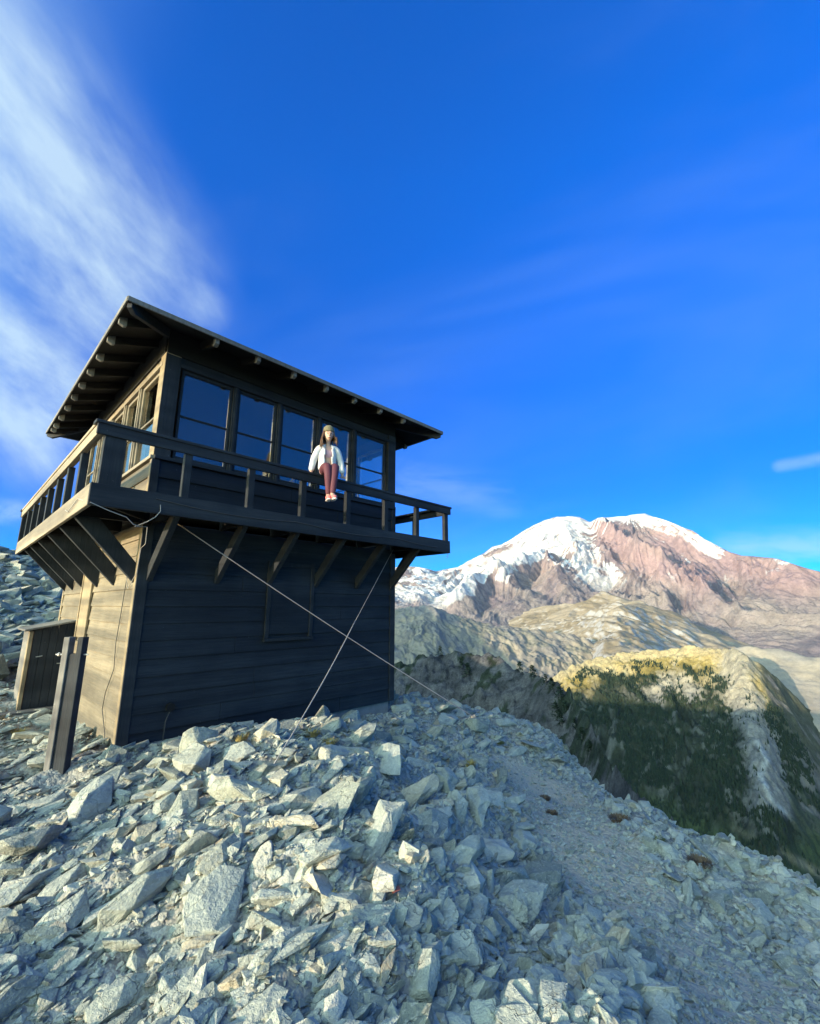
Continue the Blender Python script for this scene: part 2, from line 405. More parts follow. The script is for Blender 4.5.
# beyond the right-hand edge the ground breaks off
for px, py, r, dr, dz in [(470, 713, 10.5, 8, -5), (520, 726, 11.5, 8, -7), (560, 748, 11.5, 7, -8.5), (600, 790, 10, 7, -9), (650, 818, 8.6, 7, -9), (720, 852, 7.3, 7, -9), (820, 895, 5.6, 6, -8), (900, 900, 5.6, 7, -9.5), (430, 703, 9.2, 12, -4)]:
    a = at_r(px, py, r); d = unit((a-CAM)*np.array([1, 1, 0])); CP.append(np.array([a[0]+d[0]*dr, a[1]+d[1]*dr, a[2]+dz]))
CP = np.array(CP)
def tps(r): return np.where(r > 0, r*r*np.log(np.maximum(r, 1e-9)), 0)
_n = len(CP); K = tps(np.hypot(CP[:, None, 0]-CP[None, :, 0], CP[:, None, 1]-CP[None, :, 1]))+np.eye(_n)*.35
Pm = np.c_[np.ones(_n), CP[:, :2]]
_A = np.block([[K, Pm], [Pm.T, np.zeros((3, 3))]]); _w = np.linalg.solve(_A, np.r_[CP[:, 2], 0, 0, 0])
def zbase(x, y):
    x = np.asarray(x, float); y = np.asarray(y, float)
    r = np.hypot(x-CAM[0], y-CAM[1]); lim = 24.0
    k = np.minimum(1, lim/np.maximum(r, 1e-6)); xx = CAM[0]+(x-CAM[0])*k; yy = CAM[1]+(y-CAM[1])*k
    z = _w[_n]+_w[_n+1]*xx+_w[_n+2]*yy
    for i in range(_n): z = z+_w[i]*tps(np.hypot(xx-CP[i, 0], yy-CP[i, 1]))
    return z-np.maximum(r-lim, 0)*1.0
PATH = [at_z(840, 1100, -.5), at_z(730, 980, -.68), at_z(690, 940, -.74), at_z(620, 900, -.8), at_z(570, 840, -1.0), at_z(535, 785, -1.1)]
def path_mask(x, y):
    d = np.full(np.shape(x), 99.0)
    for a, b in zip(PATH, PATH[1:]):
        ab = (b-a)[:2]; t = np.clip(((x-a[0])*ab[0]+(y-a[1])*ab[1])/(ab@ab), 0, 1)
        d = np.minimum(d, np.hypot(x-a[0]-t*ab[0], y-a[1]-t*ab[1]))
    d = d+fbm(x*1.1, y*1.1, 3, 5)*.3
    return 1-sstep(.20, .85, d)
def zground(x, y):
    z = zbase(x, y); pm = path_mask(x, y)
    # low outcrops elongated along the strike of the rock (the x axis), each with a steep side
    u = x*.8+y*.15; v = y*1.5
    n = (ridged(u*.9, v*.9, 3, 3)-.55)*.30+fbm(x*1.3, y*1.9, 4, 9)*.12+fbm(x*6, y*9, 3, 21)*.030
    z = z+n*(1-.75*pm)*np.where(np.hypot(x-CAM[0], y-CAM[1]) < 1.0, .3, 1)
    inside = (sstep(-.5, .0, x)*(1-sstep(4.3, 4.8, x)))*(sstep(-.5, .0, y)*(1-sstep(4.7, 5.2, y)))
    return np.where(inside > 0, z*(1-inside)+(zbase(x, y)-.05)*inside, z)
ang = np.radians(np.r_[np.arange(-180, -56, 4), np.arange(-56, 56, .22), np.arange(56, 180.1, 4)])
rad = .25*1.0118**np.arange(0, 520); rad = rad[rad < 75]
A_, R_ = np.meshgrid(ang, rad)
def cam2w(al, r):
    return CAM[0]+r*(np.sin(al)*RTH[0]+np.cos(al)*FWH[0]), CAM[1]+r*(np.sin(al)*RTH[1]+np.cos(al)*FWH[1])
def grid_faces(nr, nc):
    i = np.arange(nr-1)[:, None]*nc+np.arange(nc-1)[None, :]
    return np.stack([i, i+1, i+nc+1, i+nc], -1).reshape(-1, 4)
GX, GY = cam2w(A_, R_); GZ = zground(GX, GY)
g = np_mesh('ground', np.stack([GX, GY, GZ], -1).reshape(-1, 3), grid_faces(*GX.shape), M['ground'], {'path': ('FLOAT', path_mask(GX, GY).ravel())})
tag(g, 'loose grey gravel and grit of the ridge top under the broken rock', 'ground', kind='structure')

# ------------------------------------------------------------------ the lookout cabin
WX, LY = 4.27, 4.70
ZD, ZF = 2.733, 2.50                      # deck top, fascia bottom
OF, OL, OR_, OB = .87, .77, .69, .88      # deck overhangs front, left, right, back
cabin = empty('lookout_cabin', (0, 0, 0), label='dark wooden two-storey fire lookout cabin with a railed balcony on the rocky ridge', cat='cabin')
SIDES = {'front': (0, -1), 'back': (LY, 1), 'left': (0, -1), 'right': (WX, 1)}
def sbox(mb, side, u0, u1, z0, z1, w0, w1, bev=.004):
    """box on one wall: u along the wall, w outwards from its outer face"""
    base, s = SIDES[side]
    if side in ('front', 'back'): mb.box(u0, u1, base+s*w0, base+s*w1, z0, z1, bev)
    else: mb.box(base+s*w0, base+s*w1, u0, u1, z0, z1, bev)
def siding(mb, side, u0, u1, z0, z1, e, seed=0):
    base, s = SIDES[side]; rnd = random.Random(seed); n = max(1, round((z1-z0)/e)); e = (z1-z0)/n
    for i in range(n):
        za, zb = z0+i*e, z0+(i+1)*e
        cuts = [u0, u1]
        if u1-u0 > 3: cuts = [u0, u0+(u1-u0)*rnd.uniform(.25, .75), u1]
        for a, b in zip(cuts, cuts[1:]):
            o = rnd.uniform(0, .005); a += .0015; b -= .0015; dz = rnd.uniform(-.003, .003)
            prof = [(-.02, za-.012), (.030+o, za-.012+dz), (.010+o, zb-.002), (-.02, zb-.002)]
            if side in ('front', 'back'): mb.prism([(a, base+s*w_, z_) for w_, z_ in prof], (b-a, 0, 0), .002)
            else: mb.prism([(base+s*w_, a, z_) for w_, z_ in prof], (0, b-a, 0), .002)
ULEN = {'front': WX, 'back': WX, 'left': LY, 'right': LY}
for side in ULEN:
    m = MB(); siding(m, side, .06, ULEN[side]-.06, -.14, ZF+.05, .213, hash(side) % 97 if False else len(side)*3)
    mat = M['sid_x'] if side != 'left' else M['sunlit_y']
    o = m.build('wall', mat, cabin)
    if side == 'left': o['label'] = 'lower wall of horizontal boards, sunlight put into its paler colour'
m = MB(); m.box(.03, WX-.03, .03, LY-.03, -.75, -.145, .01); m.build('foundation', M['concrete'], cabin)
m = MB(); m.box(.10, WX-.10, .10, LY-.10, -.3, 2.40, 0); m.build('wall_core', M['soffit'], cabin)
# lower corner boards
for (x, y, sx, sy) in ((0, 0, -1, -1), (WX, 0, 1, -1), (0, LY, -1, 1), (WX, LY, 1, 1)):
    m = MB(); m.box(x-sx*.085, x+sx*.040, y+sy*.012, y+sy*.040, -.15, ZF, .003); m.build('corner_board', M['wood_z'], cabin)
    m = MB(); m.box(x+sx*.012, x+sx*.0395, y-sy*.085, y+sy*.0115, -.15, ZF, .003); m.build('corner_board', M['sunlit_z'] if x == 0 else M['wood_z'], cabin)
# boarded lower openings
def shutter(side, u0, u1, z0, z1, mat, tr):
    m = MB(); n = 1
    sbox(m, side, u0, u1, z0, z1, .034, .050); o = m.build('window_shutter', mat, cabin)
    m = MB()
    sbox(m, side, u0-.065, u0-.002, z0-.05, z1+.08, .030, .062); sbox(m, side, u1+.002, u1+.065, z0-.05, z1+.08, .030, .062)
    sbox(m, side, u0-.001, u1+.001, z1+.002, z1+.07, .030, .060); sbox(m, side, u0-.08, u1+.08, z0-.095, z0-.052, .030, .080)
    m.build('shutter_frame', tr, o)
shutter('front', 1.74, 2.42, 1.10, 2.10, M['sid_x'], M['wood_z'])
shutter('left', 2.28, 2.86, 1.02, 2.15, M['sunlit_z'], M['sunlit_z'])
# front wall socket with its cord
m = MB(); m.tube([(.50, -.028, .30), (.50, -.075, .30)], .05, 12); sk = m.build('outlet_box', M['soffit'], cabin)
m = MB(); m.tube([(.50, -.06, .27), (.46, -.055, .15), (.45, -.05, -.15)], .007, 5); m.build('cord', M['black_wire'], sk)

# deck -------------------------------------------------------------
x0, x1, y0, y1 = -OL, WX+OR_, -OF, LY+OB
m = MB(); n = 0; yy = y0+.03
while yy < y1-.03:
    ye = min(yy+.138, y1-.03)
    if ye < -.02 or yy > LY+.02: m.box(x0+.04, x1-.04, yy, ye-.006, ZD-.035, ZD-.004, .003)
    else:
        m.box(x0+.04, -.03, yy, ye-.006, ZD-.035, ZD-.004, .003); m.box(WX+.03, x1-.04, yy, ye-.006, ZD-.035, ZD-.004, .003)
    yy = ye
m.build('deck_floor', M['wood_x'], cabin)
for (a, b, c, d, mt) in ((x0, x1, y0, y0+.04, 'wood_x'), (x0, x1, y1-.04, y1, 'wood_x'), (x0, x0+.04, y0+.041, y1-.041, 'sunlit_edge_y'), (x1-.04, x1, y0+.041, y1-.041, 'wood_y')):
    m = MB(); m.box(a, b, c, d, ZF, ZD, .004); m.build('deck_fascia', M[mt], cabin)
FX = [.10, .93, 1.70, 2.52, 3.37, 4.20]; LYS = [.10, 1.05, 2.00, 2.95, 3.85, 4.62]
# toe board on the edge of the deck
for x in FX:
    m = MB(); m.box(x-.035, x+.035, y0+.041, -.032, ZF+.03, ZD-.038, .003); m.build('joist', M['soffit'], cabin)
    m = MB(); m.prism([(x-.035, -.032, 1.80), (x-.035, -.032, 1.99), (x-.035, -.60, ZF+.028), (x-.035, -.80, ZF+.028)], (.07, 0, 0)); m.build('brace', M['wood_z'], cabin)
for y in LYS:
    m = MB(); m.box(x0+.041, -.032, y-.035, y+.035, ZF+.03, ZD-.038, .003); m.build('joist', M['soffit'], cabin)
    m = MB(); m.prism([(-.032, y-.035, 1.78), (-.032, y-.035, 2.02), (-.48, y-.035, ZF+.028), (-.74, y-.035, ZF+.028)], (0, .07, 0)); m.build('brace', M['wood_z'], cabin)
for y in LYS:
    m = MB(); m.prism([(WX+.032, y-.035, 1.80), (WX+.032, y-.035, 1.99), (WX+.46, y-.035, ZF+.028), (WX+.64, y-.035, ZF+.028)], (0, .07, 0)); m.build('brace', M['wood_z'], cabin)
m = MB(); m.prism([(x0+.05, y0+.07, ZF+.04), (x0+.10, y0+.045, ZF+.04), (.02, .03-.06, ZF+.04), (-.03, -.03, ZF+.04)], (0, 0, .12)); m.build('corner_joist', M['soffit'], cabin)
# railing ----------------------------------------------------------
ZR = 3.40
def post(x, y, w=.085, d=.07):
    m = MB(); m.box(x-w/2, x+w/2, y-d/2, y+d/2, ZD-.003, ZR-.142, .004); m.build('rail_post', M['wood_z'], cabin)
for x in (.13, .92, 1.70, 2.50, 3.30, 4.06): post(x, y0+.045)
post(4.87, y0+.045, .10)
post(x0+.16, y0+.047, .20)
for y in (.02, .80, 1.55, 2.33, 3.10, 3.90, 4.68): post(x0+.045, y, .07, .085); post(x1-.045, y, .07, .085)
post(x0+.05, y1-.05, .1, .1); post(x1-.05, y1-.05, .1, .1)
for x in (.5, 1.3, 2.1, 2.9, 3.7): post(x, y1-.045)
for (a, b, c, d, mt) in ((x0-.02, x1+.02, y0-.012, y0+.026, 'wood_x'), (x0-.02, x1+.02, y1-.026, y1+.012, 'wood_x'), (x0-.012, x0+.026, y0+.027, y1-.027, 'sunlit_edge_y'), (x1-.026, x1+.012, y0+.027, y1-.027, 'wood_y')):
    m = MB(); m.box(a, b, c, d, ZR-.150, ZR-.036, .004); m.build('rail_board', M[mt], cabin)
for (a, b, c, d, mt) in ((x0-.04, x1+.04, y0-.025, y0+.115, 'wood_x'), (x0-.04, x1+.04, y1-.115, y1+.025, 'wood_x'), (x0-.025, x0+.115, y0+.116, y1-.116, 'sunlit_edge_y'), (x1-.115, x1+.025, y0+.116, y1-.116, 'wood_y')):
    m = MB(); m.box(a, b, c, d, ZR-.035, ZR, .005); m.build('top_rail', M[mt], cabin)

# upper storey -----------------------------------------------------
ZS, ZT, ZW = 3.42, 4.72, 4.86
OPEN = [(.21, .93), (1.02, 1.66), (1.75, 2.42), (2.51, 3.19), (3.29, 4.05)]
m = MB(); m.box(.06, WX-.06, .06, LY-.06, ZD-.06, ZD-.002, 0); m.build('room_floor', M['interior'], cabin)
m = MB(); m.box(-.02, WX+.02, -.02, LY+.02, 4.93, 4.97, 0); m.build('ceiling', M['soffit'], cabin)
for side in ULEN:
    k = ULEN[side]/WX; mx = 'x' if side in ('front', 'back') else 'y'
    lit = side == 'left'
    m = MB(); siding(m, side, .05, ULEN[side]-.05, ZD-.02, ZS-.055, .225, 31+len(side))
    m.build('knee_wall', M['sid_x'] if not lit else M['sunlit_y'], cabin)
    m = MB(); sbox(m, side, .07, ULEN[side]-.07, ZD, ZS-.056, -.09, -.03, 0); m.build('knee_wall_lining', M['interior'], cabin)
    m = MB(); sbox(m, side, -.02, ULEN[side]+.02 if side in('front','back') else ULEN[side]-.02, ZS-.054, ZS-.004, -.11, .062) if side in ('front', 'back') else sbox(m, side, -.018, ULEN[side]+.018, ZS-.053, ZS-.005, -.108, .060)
    m.build('window_sill', M['wood_'+mx] if not lit else M['sunlit_edge_y'], cabin)
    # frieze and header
    m = MB(); sbox(m, side, .03, ULEN[side]-.03, ZT+.003, ZW+.11, -.09, .004); sbox(m, side, .03 if mx == 'x' else .075, ULEN[side]-(.03 if mx == 'x' else .075), ZT+.004, ZT+.06, .005, .038); m.build('header', M['wood_'+mx] if not lit else M['sunlit_edge_y'], cabin)
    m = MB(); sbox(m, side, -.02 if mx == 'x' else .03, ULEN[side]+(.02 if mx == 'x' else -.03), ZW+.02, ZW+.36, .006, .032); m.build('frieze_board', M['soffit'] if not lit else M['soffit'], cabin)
    ops = [(a*k, b*k) for a, b in OPEN]
    if side in ('back', 'right'): ops = [(ULEN[side]-b, ULEN[side]-a) for a, b in ops[::-1]]
    for (a, b), (c, d) in zip(ops, ops[1:]):
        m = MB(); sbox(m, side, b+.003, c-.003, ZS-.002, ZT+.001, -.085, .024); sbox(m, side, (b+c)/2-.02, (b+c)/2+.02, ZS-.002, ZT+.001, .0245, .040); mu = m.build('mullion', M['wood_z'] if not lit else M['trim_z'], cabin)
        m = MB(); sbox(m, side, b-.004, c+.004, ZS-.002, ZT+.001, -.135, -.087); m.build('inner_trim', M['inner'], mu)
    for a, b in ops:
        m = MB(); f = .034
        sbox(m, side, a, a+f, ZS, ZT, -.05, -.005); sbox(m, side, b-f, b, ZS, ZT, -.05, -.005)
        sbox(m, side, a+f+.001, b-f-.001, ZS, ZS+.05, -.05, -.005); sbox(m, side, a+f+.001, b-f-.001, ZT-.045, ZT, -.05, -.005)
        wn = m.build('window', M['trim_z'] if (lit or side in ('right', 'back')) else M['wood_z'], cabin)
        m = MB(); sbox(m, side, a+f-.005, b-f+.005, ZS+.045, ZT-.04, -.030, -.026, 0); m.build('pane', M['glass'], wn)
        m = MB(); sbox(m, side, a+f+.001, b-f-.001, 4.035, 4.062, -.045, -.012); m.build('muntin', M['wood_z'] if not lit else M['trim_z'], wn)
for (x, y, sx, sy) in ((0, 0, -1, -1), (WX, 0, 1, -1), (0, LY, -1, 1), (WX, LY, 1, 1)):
    m = MB(); m.box(x-sx*.17, x+sx*.030, y-sy*.17, y+sy*.030, ZS-.003, ZW+.02, .004); m.build('corner_post', M['sunlit_z'] if (x == 0 and y == 0) else M['wood_z'], cabin)
    m = MB(); m.box(x-sx*.06, x+sx*.038, y+sy*.016, y+sy*.038, ZD-.01, ZS-.056, .003); m.build('corner_board', M['wood_z'], cabin)
    m = MB(); m.box(x+sx*.016, x+sx*.0375, y-sy*.06, y+sy*.0155, ZD-.01, ZS-.056, .003); m.build('corner_board', M['sunlit_z'] if x == 0 else M['wood_z'], cabin)
# corner post has the sunlit tone painted on; its front keeps the dark stain
m = MB(); m.box(-.028, .168, -.0385, -.0305, ZS-.002, ZW, .001); m.build('corner_facing', M['wood_z'], cabin)

# roof -------------------------------------------------------------
ex0, ex1, ey0, ey1, ZE = -.645, WX+.80, -.615, LY+.62, 5.055
SL = .36
cx_, cyA, cyB = (ex0+ex1)/2, ey0+(ex1-ex0)/2, ey1-(ex1-ex0)/2
hh = (ex1-ex0)/2*SL
if cyB < cyA: cyA = cyB = (ey0+ey1)/2
rid = [Vector((cx_, cyA, ZE+hh)), Vector((cx_, cyB+.001, ZE+hh))]
bmr = bmesh.new()
def slab(pts, th):
    a = [bmr.verts.new(p) for p in pts]; b = [bmr.verts.new(Vector(p)-Vector((0, 0, th))) for p in pts]
    n = len(pts); bmr.faces.new(a); bmr.faces.new(b[::-1])
    for i in range(n): bmr.faces.new([a[i], b[i], b[(i+1) % n], a[(i+1) % n]])
c = [Vector((ex0, ey0, ZE)), Vector((ex1, ey0, ZE)), Vector((ex1, ey1, ZE)), Vector((ex0, ey1, ZE))]
roof = None
for pts, in (([c[0], c[1], rid[0]],), ([c[1], c[2], rid[1], rid[0]],), ([c[2], c[3], rid[1]],), ([c[3], c[0], rid[0], rid[1]],)):
    slab(pts, .014)
me = bpy.data.meshes.new('roof'); bmesh.ops.recalc_face_normals(bmr, faces=bmr.faces); bmr.to_mesh(me); bmr.free()
roof = link('roof', me, M['shingle'], cabin)
bmr = bmesh.new()
for pts in ([c[0], c[1], rid[0]], [c[1], c[2], rid[1], rid[0]], [c[2], c[3], rid[1]], [c[3], c[0], rid[0], rid[1]]): slab([p-Vector((0, 0, .016)) for p in pts], .019)
me = bpy.data.meshes.new('soffit'); bmesh.ops.recalc_face_normals(bmr, faces=bmr.faces); bmr.to_mesh(me); bmr.free(); link('soffit', me, M['soffit'], roof)
# shingle courses as stepped boards on top
m = MB()
for s_ in range(9):
    k = s_/9.0; a0, b0, d0, e0 = ex0+(cx_-ex0)*k, ex1-(ex1-cx_)*k, ey0+(cyA-ey0)*k, ey1-(ey1-cyB)*k; z = ZE+hh*k
    m.box(a0-.006, b0+.006, d0-.008, d0+.02, z-.002, z+.022, .002); m.box(a0-.008, a0+.02, d0+.021, e0-.02, z-.001, z+.021, .002)
m.build('shingle_course', M['shingle'], roof)
def soff_z(dist): return ZE-.036+dist*SL        # underside height at a distance in from the eave
m = MB(); d = .022
m.box(ex0-.012, ex1+.012, ey0-d, ey0-.002, ZE-.050, ZE+.012, .002); m.box(ex0-.020, ex0-.002, ey0-.001, ey1+.001, ZE-.050, ZE+.012, .002)
m.box(ex1+.002, ex1+.020, ey0-.001, ey1+.001, ZE-.050, ZE+.012, .002); m.box(ex0-.012, ex1+.012, ey1+.002, ey1+.02, ZE-.050, ZE+.012, .002)
m.build('drip_edge', M['grey_wood'], roof)
def rafter(a, inx, iny, run, wd=.05, h=.115, tail=.015):
    """a: tail position on the eave (x, y); (inx, iny) direction inwards"""
    px_, py_ = -iny*wd/2, inx*wd/2; s = SL if abs(inx)+abs(iny) < 1.2 else SL
    def P(t, dz): return Vector((a[0]+inx*t+px_, a[1]+iny*t+py_, ZE-.038+t*SL+dz))
    m = MB(); m.prism([P(tail, 0), P(tail, -h*.62), P(tail+.06, -h), P(run, -h), P(run, 0)], (-2*px_, -2*py_, 0), .003)
    ra = m.build('rafter', M['soffit'], roof)  # near-black rafter: the shade under the eave is put into its colour
    m = MB(); e_ = .0015; px_ += math.copysign(e_, px_) if px_ else 0; py_ += math.copysign(e_, py_) if py_ else 0
    m.prism([P(tail-e_, -.002), P(tail-e_, -h*.62), P(tail+.055, -h-e_), P(tail+.085, -h-e_), P(tail+.085, -.002)], (-2*px_, -2*py_, 0), .002); m.build('rafter_tail', M['grey_wood'], ra)  # paler end block: the lit rafter end is put into its colour
for x in (.41, 1.01, 1.60, 2.20, 2.79, 3.38, 3.98): rafter((x, ey0), 0, 1, .66); rafter((x, ey1), 0, -1, .66)
for y in (.41, 1.01, 1.60, 2.20, 2.80, 3.40, 4.00, 4.55): rafter((ex0, y), 1, 0, .68); rafter((ex1, y), -1, 0, .82)
for y in (-.15, LY+.15): rafter((ex0, y), 1, 0, .4 if y < 0 else .45)
def hip(a, b, wd=.06, h=.13):
    a = Vector(a); b = Vector(b); d = (b-a); d.z = 0; L = d.length; d /= L; n = Vector((-d.y, d.x, 0))*wd/2
    s = (b.z-a.z)/L
    def P(t, dz): return a+d*t+n+Vector((0, 0, s*t+dz-.045))
    m = MB(); m.prism([P(.03, 0), P(.03, -h*.55), P(.12, -h), P(L*.45, -h), P(L*.45, 0)], -2*n, .003); m.build('hip_rafter', M['wood_z'], roof)
hip(c[0], rid[0]); hip(c[1], rid[0]); hip(c[2], rid[1]); hip(c[3], rid[1])

# loose cables on the left wall
m = MB(); m.tube([(-.045, .33, 1.95), (-.05, .36, 1.75), (-.045, .42, 1.4), (-.05, .45, 1.05), (-.045, .40, .75), (-.05, .62, .45), (-.05, .66, .25), (-.045, .42, .02), (-.05, .36, -.12)], .005, 5); m.build('wall_cable', M['black_wire'], cabin)
m = MB(); m.tube([(x0-.01, .35, ZF+.12), (x0-.015, .1, ZF+.06), (x0-.01, -.35, ZF+.14), (x0+.02, y0-.012, ZF+.02), (x0+.18, y0-.0, ZF-.035), (x0+.35, y0+.01, ZF-.08), (-.34, y0+.05, ZF-.14), (-.30, y0+.05, ZF-.15), (-.22, y0+.03, ZF-.10), (-.15, y0, ZF-.04), (-.11, y0-.012, ZF+.03), (-.12, y0-.014, ZF+.10)], .0045, 5)
m.tube([(-.32, y0+.05, ZF-.16), (-.15, y0+.25, ZF-.12), (-.12, y0+.35, ZF-.30), (-.04, -.06, 2.2), (-.05, -.05, 1.9), (-.06, .1, 1.78), (-.05, .25, 1.72), (-.06, .33, 1.86)], .0045, 5); m.build('deck_cable', M['white_wire'], cabin)
m = MB(); m.tube([(x0+.6+i*.25, y0-.008, ZD-.07-.05*abs(math.sin(i*.43))-i*.002) for i in range(20)], .005, 5); m.build('deck_cable', M['black_wire'], cabin)
m = MB(); m.tube([(x1-.06, y0+.02, ZF-.002), (x1-.05, y0+.02, ZF-.07), (x1-.09, y0+.03, ZF-.09)], .006, 5); m.build('hook', M['metal'], cabin)

# steel guy cables
def cable(name, pts, r, label, sag=0.0, mat='wire', r2=None):
    P = []
    for a, b in zip(pts, pts[1:]):
        for i in range(12):
            t = i/12; q = Vector(a).lerp(Vector(b), t); q.z -= sag*4*t*(1-t); P.append(q)
    P.append(Vector(pts[-1])); m = MB(); m.tube(P, r, 6, r2); o = m.build(name, M[mat], smooth=True); return tag(o, label, 'cable', 'steel cables holding the cabin down')
def hit(px, py, rmax=40):
    d = ray(px, py); d = d/math.hypot(d[0], d[1]); t = np.arange(.8, rmax, .02)
    X = CAM[0]+d[0]*t; Y = CAM[1]+d[1]*t; Z = CAM[2]+d[2]*t; G = zground(X, Y); k = np.argmax(Z < G)
    return Vector((X[k], Y[k], G[k]))
gz = lambda x, y: float(zground(np.array([float(x)]), np.array([float(y)]))[0])
G1 = hit(500, 746); S1 = Vector((.18, -.42, ZF+.02))
d_ = ray(396, 694); S1m = S1.lerp(G1, .6)
cable('guy_cable', [S1, G1+Vector((0, 0, .22))], .0065, 'long grey steel cable slanting right from the balcony to the rocks', .045)
S2 = Vector((3.95, -.35, ZF+.02)); G2 = hit(272, 778)
mid = S2.lerp(G2, .47)
cable('guy_cable', [S2, mid], .0035, 'thin upper steel cable dropping left across the front wall', .0)
cable('guy_cable', [mid+Vector((.0, .0, .005)), G2+Vector((0, 0, .10))], .0065, 'thick sleeved lower end of the left slanting cable', .05, 'wire', .0065)

# ------------------------------------------------------------------ things beside the cabin
# lean-to cupboard
bx, by, bz = -.60, 3.12, gz(-.4, 3.2)-.04
box_ = empty('storage_cupboard', (-.3, 3.4, bz), label='small dark plank cupboard with a sloping lid beside the sunlit cabin wall', cat='cupboard')
def cup_top(x): return 1.13+(x-bx)/.57*.13
m = MB(); xs = np.linspace(bx+.05, -.035, 6)
for a, b in zip(xs, xs[1:]): m.prism([(a+.002, by, bz+.03), (b-.002, by, bz+.03), (b-.002, by, cup_top(b)-.01), (a+.002, by, cup_top(a)-.01)], (0, .022, 0), .002)
m.build('front_panel', M['wood_z'], box_)
m = MB(); m.prism([(bx+.012, by+.03, bz), (bx+.012, by+.8, bz), (bx+.012, by+.8, 1.11), (bx+.012, by+.03, 1.11)], (.02, 0, 0), .002); m.build('side_panel', M['grey_wood'], box_)
m = MB(); m.box(-.055, -.035, by+.03, by+.8, bz, 1.23, .002); m.build('side_panel', M['wood_z'], box_)
m = MB(); m.box(bx+.04, -.06, by+.78, by+.80, bz, 1.12, .002); m.build('back_panel', M['wood_z'], box_)
m = MB(); m.box(bx-.005, bx+.048, by-.012, by+.028, bz, 1.115, .006); m.box(bx-.005, bx+.011, by+.03, by+.10, bz, 1.11, .004); m.build('corner_post', M['sunlit_z'], box_)
m = MB(); m.prism([(bx-.07, by-.05, 1.112), (-.02, by-.05, 1.245), (-.02, by-.05, 1.275), (bx-.07, by-.05, 1.142)], (0, .92, 0), .004); m.build('lid', M['grey_wood'], box_)
m = MB(); m.tube([(bx+.12, by-.014, .72), (bx+.20, by-.016, .73)], .008); m.tube([(bx+.40, by-.014, .60), (bx+.46, by-.018, .60)], .008); m.build('latch', M['metal'], box_)
# board on the ground in front of it
m = MB(); bd = hit(-10, 722); be = hit(57, 712)
bd.z += .05; be.z += .05
v = (be-bd).normalized(); n_ = Vector((-v.y, v.x, 0)).normalized()*.13
m.prism([bd+n_+Vector((0, 0, .03)), bd-n_+Vector((0, 0, .03)), be-n_+Vector((0, 0, .03)), be+n_+Vector((0, 0, .03))], (0, 0, -.05), .004)
tag(m.build('plank', M['grey_wood']), 'weathered plank lying on the ground before the dark cupboard', 'plank')
# twin post
pb = hit(53, 772); pb.z -= .08; ztop = 1.18
pst = empty('wooden_post', tuple(pb), label='upright weathered post of two boards bolted together in the rocks', cat='post')
ux, uy = RTH[0], RTH[1]; vx, vy = FWH[0], FWH[1]
def pboard(name, a, b, d0, d1, z0, z1, mat):
    m = MB(); c = Vector((pb.x, pb.y, 0)); U = Vector((ux, uy, 0)); V_ = Vector((vx, vy, 0))
    m.prism([c+U*a+V_*d0+Vector((0, 0, z0)), c+U*b+V_*d0+Vector((0, 0, z0)), c+U*b+V_*d1+Vector((0, 0, z0)), c+U*a+V_*d1+Vector((0, 0, z0))], (0, 0, z1-z0), .005); return m.build(name, mat, pst)
pboard('upright', -.105, -.040, 0, .09, pb.z-.1, ztop, M['grey_wood']); pboard('upright', .045, .105, 0, .09, pb.z-.1, ztop, M['wood_z'])
pboard('centre_board', -.038, .043, .02, .07, pb.z-.1, ztop-.17, M['wood_z'])
m = MB(); c_ = Vector((pb.x, pb.y, ztop-.18)); U = Vector((ux, uy, 0)); m.tube([c_-U*.19+Vector((vx, vy, 0))*.04, c_+U*.15+Vector((vx, vy, 0))*.04], .008); m.tube([c_-U*.165+Vector((vx, vy, 0))*.04, c_-U*.15+Vector((vx, vy, 0))*.04], .02, 6); m.build('bolt', M['metal'], pst)

# ------------------------------------------------------------------ far terrain (each range at its own distance)
def crest(pts):
    A = np.array([[*az_te(px, py), r] for px, py, r in pts]); A = A[np.argsort(A[:, 0])]
    return A[:, 0], A[:, 1], A[:, 2]
def ev(C3, al):
    """crest distance and height at azimuth al"""
    te = np.interp(al, C3[0], C3[1]); r = np.interp(al, C3[0], C3[2]); return r, CAM[2]+te*r
def grid_polar(a0, a1, na, rr):
    al = np.radians(np.linspace(a0, a1, na)); A, Rr = np.meshgrid(al, rr); X, Y = cam2w(A, Rr)
    lx = Rr*np.sin(A); ly = Rr*np.cos(A); return A, Rr, X, Y, lx, ly
def mixc(a, b, f): return a*(1-f[..., None])+np.asarray(b)*f[..., None]
def normal_slope(X, Y, Z):
    P = np.stack([X, Y, Z], -1); du = np.gradient(P, axis=1); dv = np.gradient(P, axis=0); n = np.cross(du, dv)
    n /= np.linalg.norm(n, axis=-1, keepdims=True)+1e-12; n *= np.sign(n[..., 2:3]); return n
def far(name, X, Y, Z, col, mat, label):
    o = np_mesh(name, np.stack([X, Y, Z], -1).reshape(-1, 3), grid_faces(*X.shape), mat, {'col': ('FLOAT_COLOR', col.reshape(-1, 3))})
    return tag(o, label, name.replace('_', ' '), kind='structure')
def pseg(al, te, pts, wd):
    """soft mask around a line of photo points, measured in azimuth and slope"""
    P = [np.array(az_te(*q)) for q in pts]; d = np.full(al.shape, 9.0)
    for a, b in zip(P, P[1:]):
        ab = b-a; t = np.clip(((al-a[0])*ab[0]+(te-a[1])*ab[1])/(ab@ab), 0, 1); d = np.minimum(d, np.hypot(al-a[0]-t*ab[0], te-a[1]-t*ab[1]))
    return 1-sstep(0, wd, d)

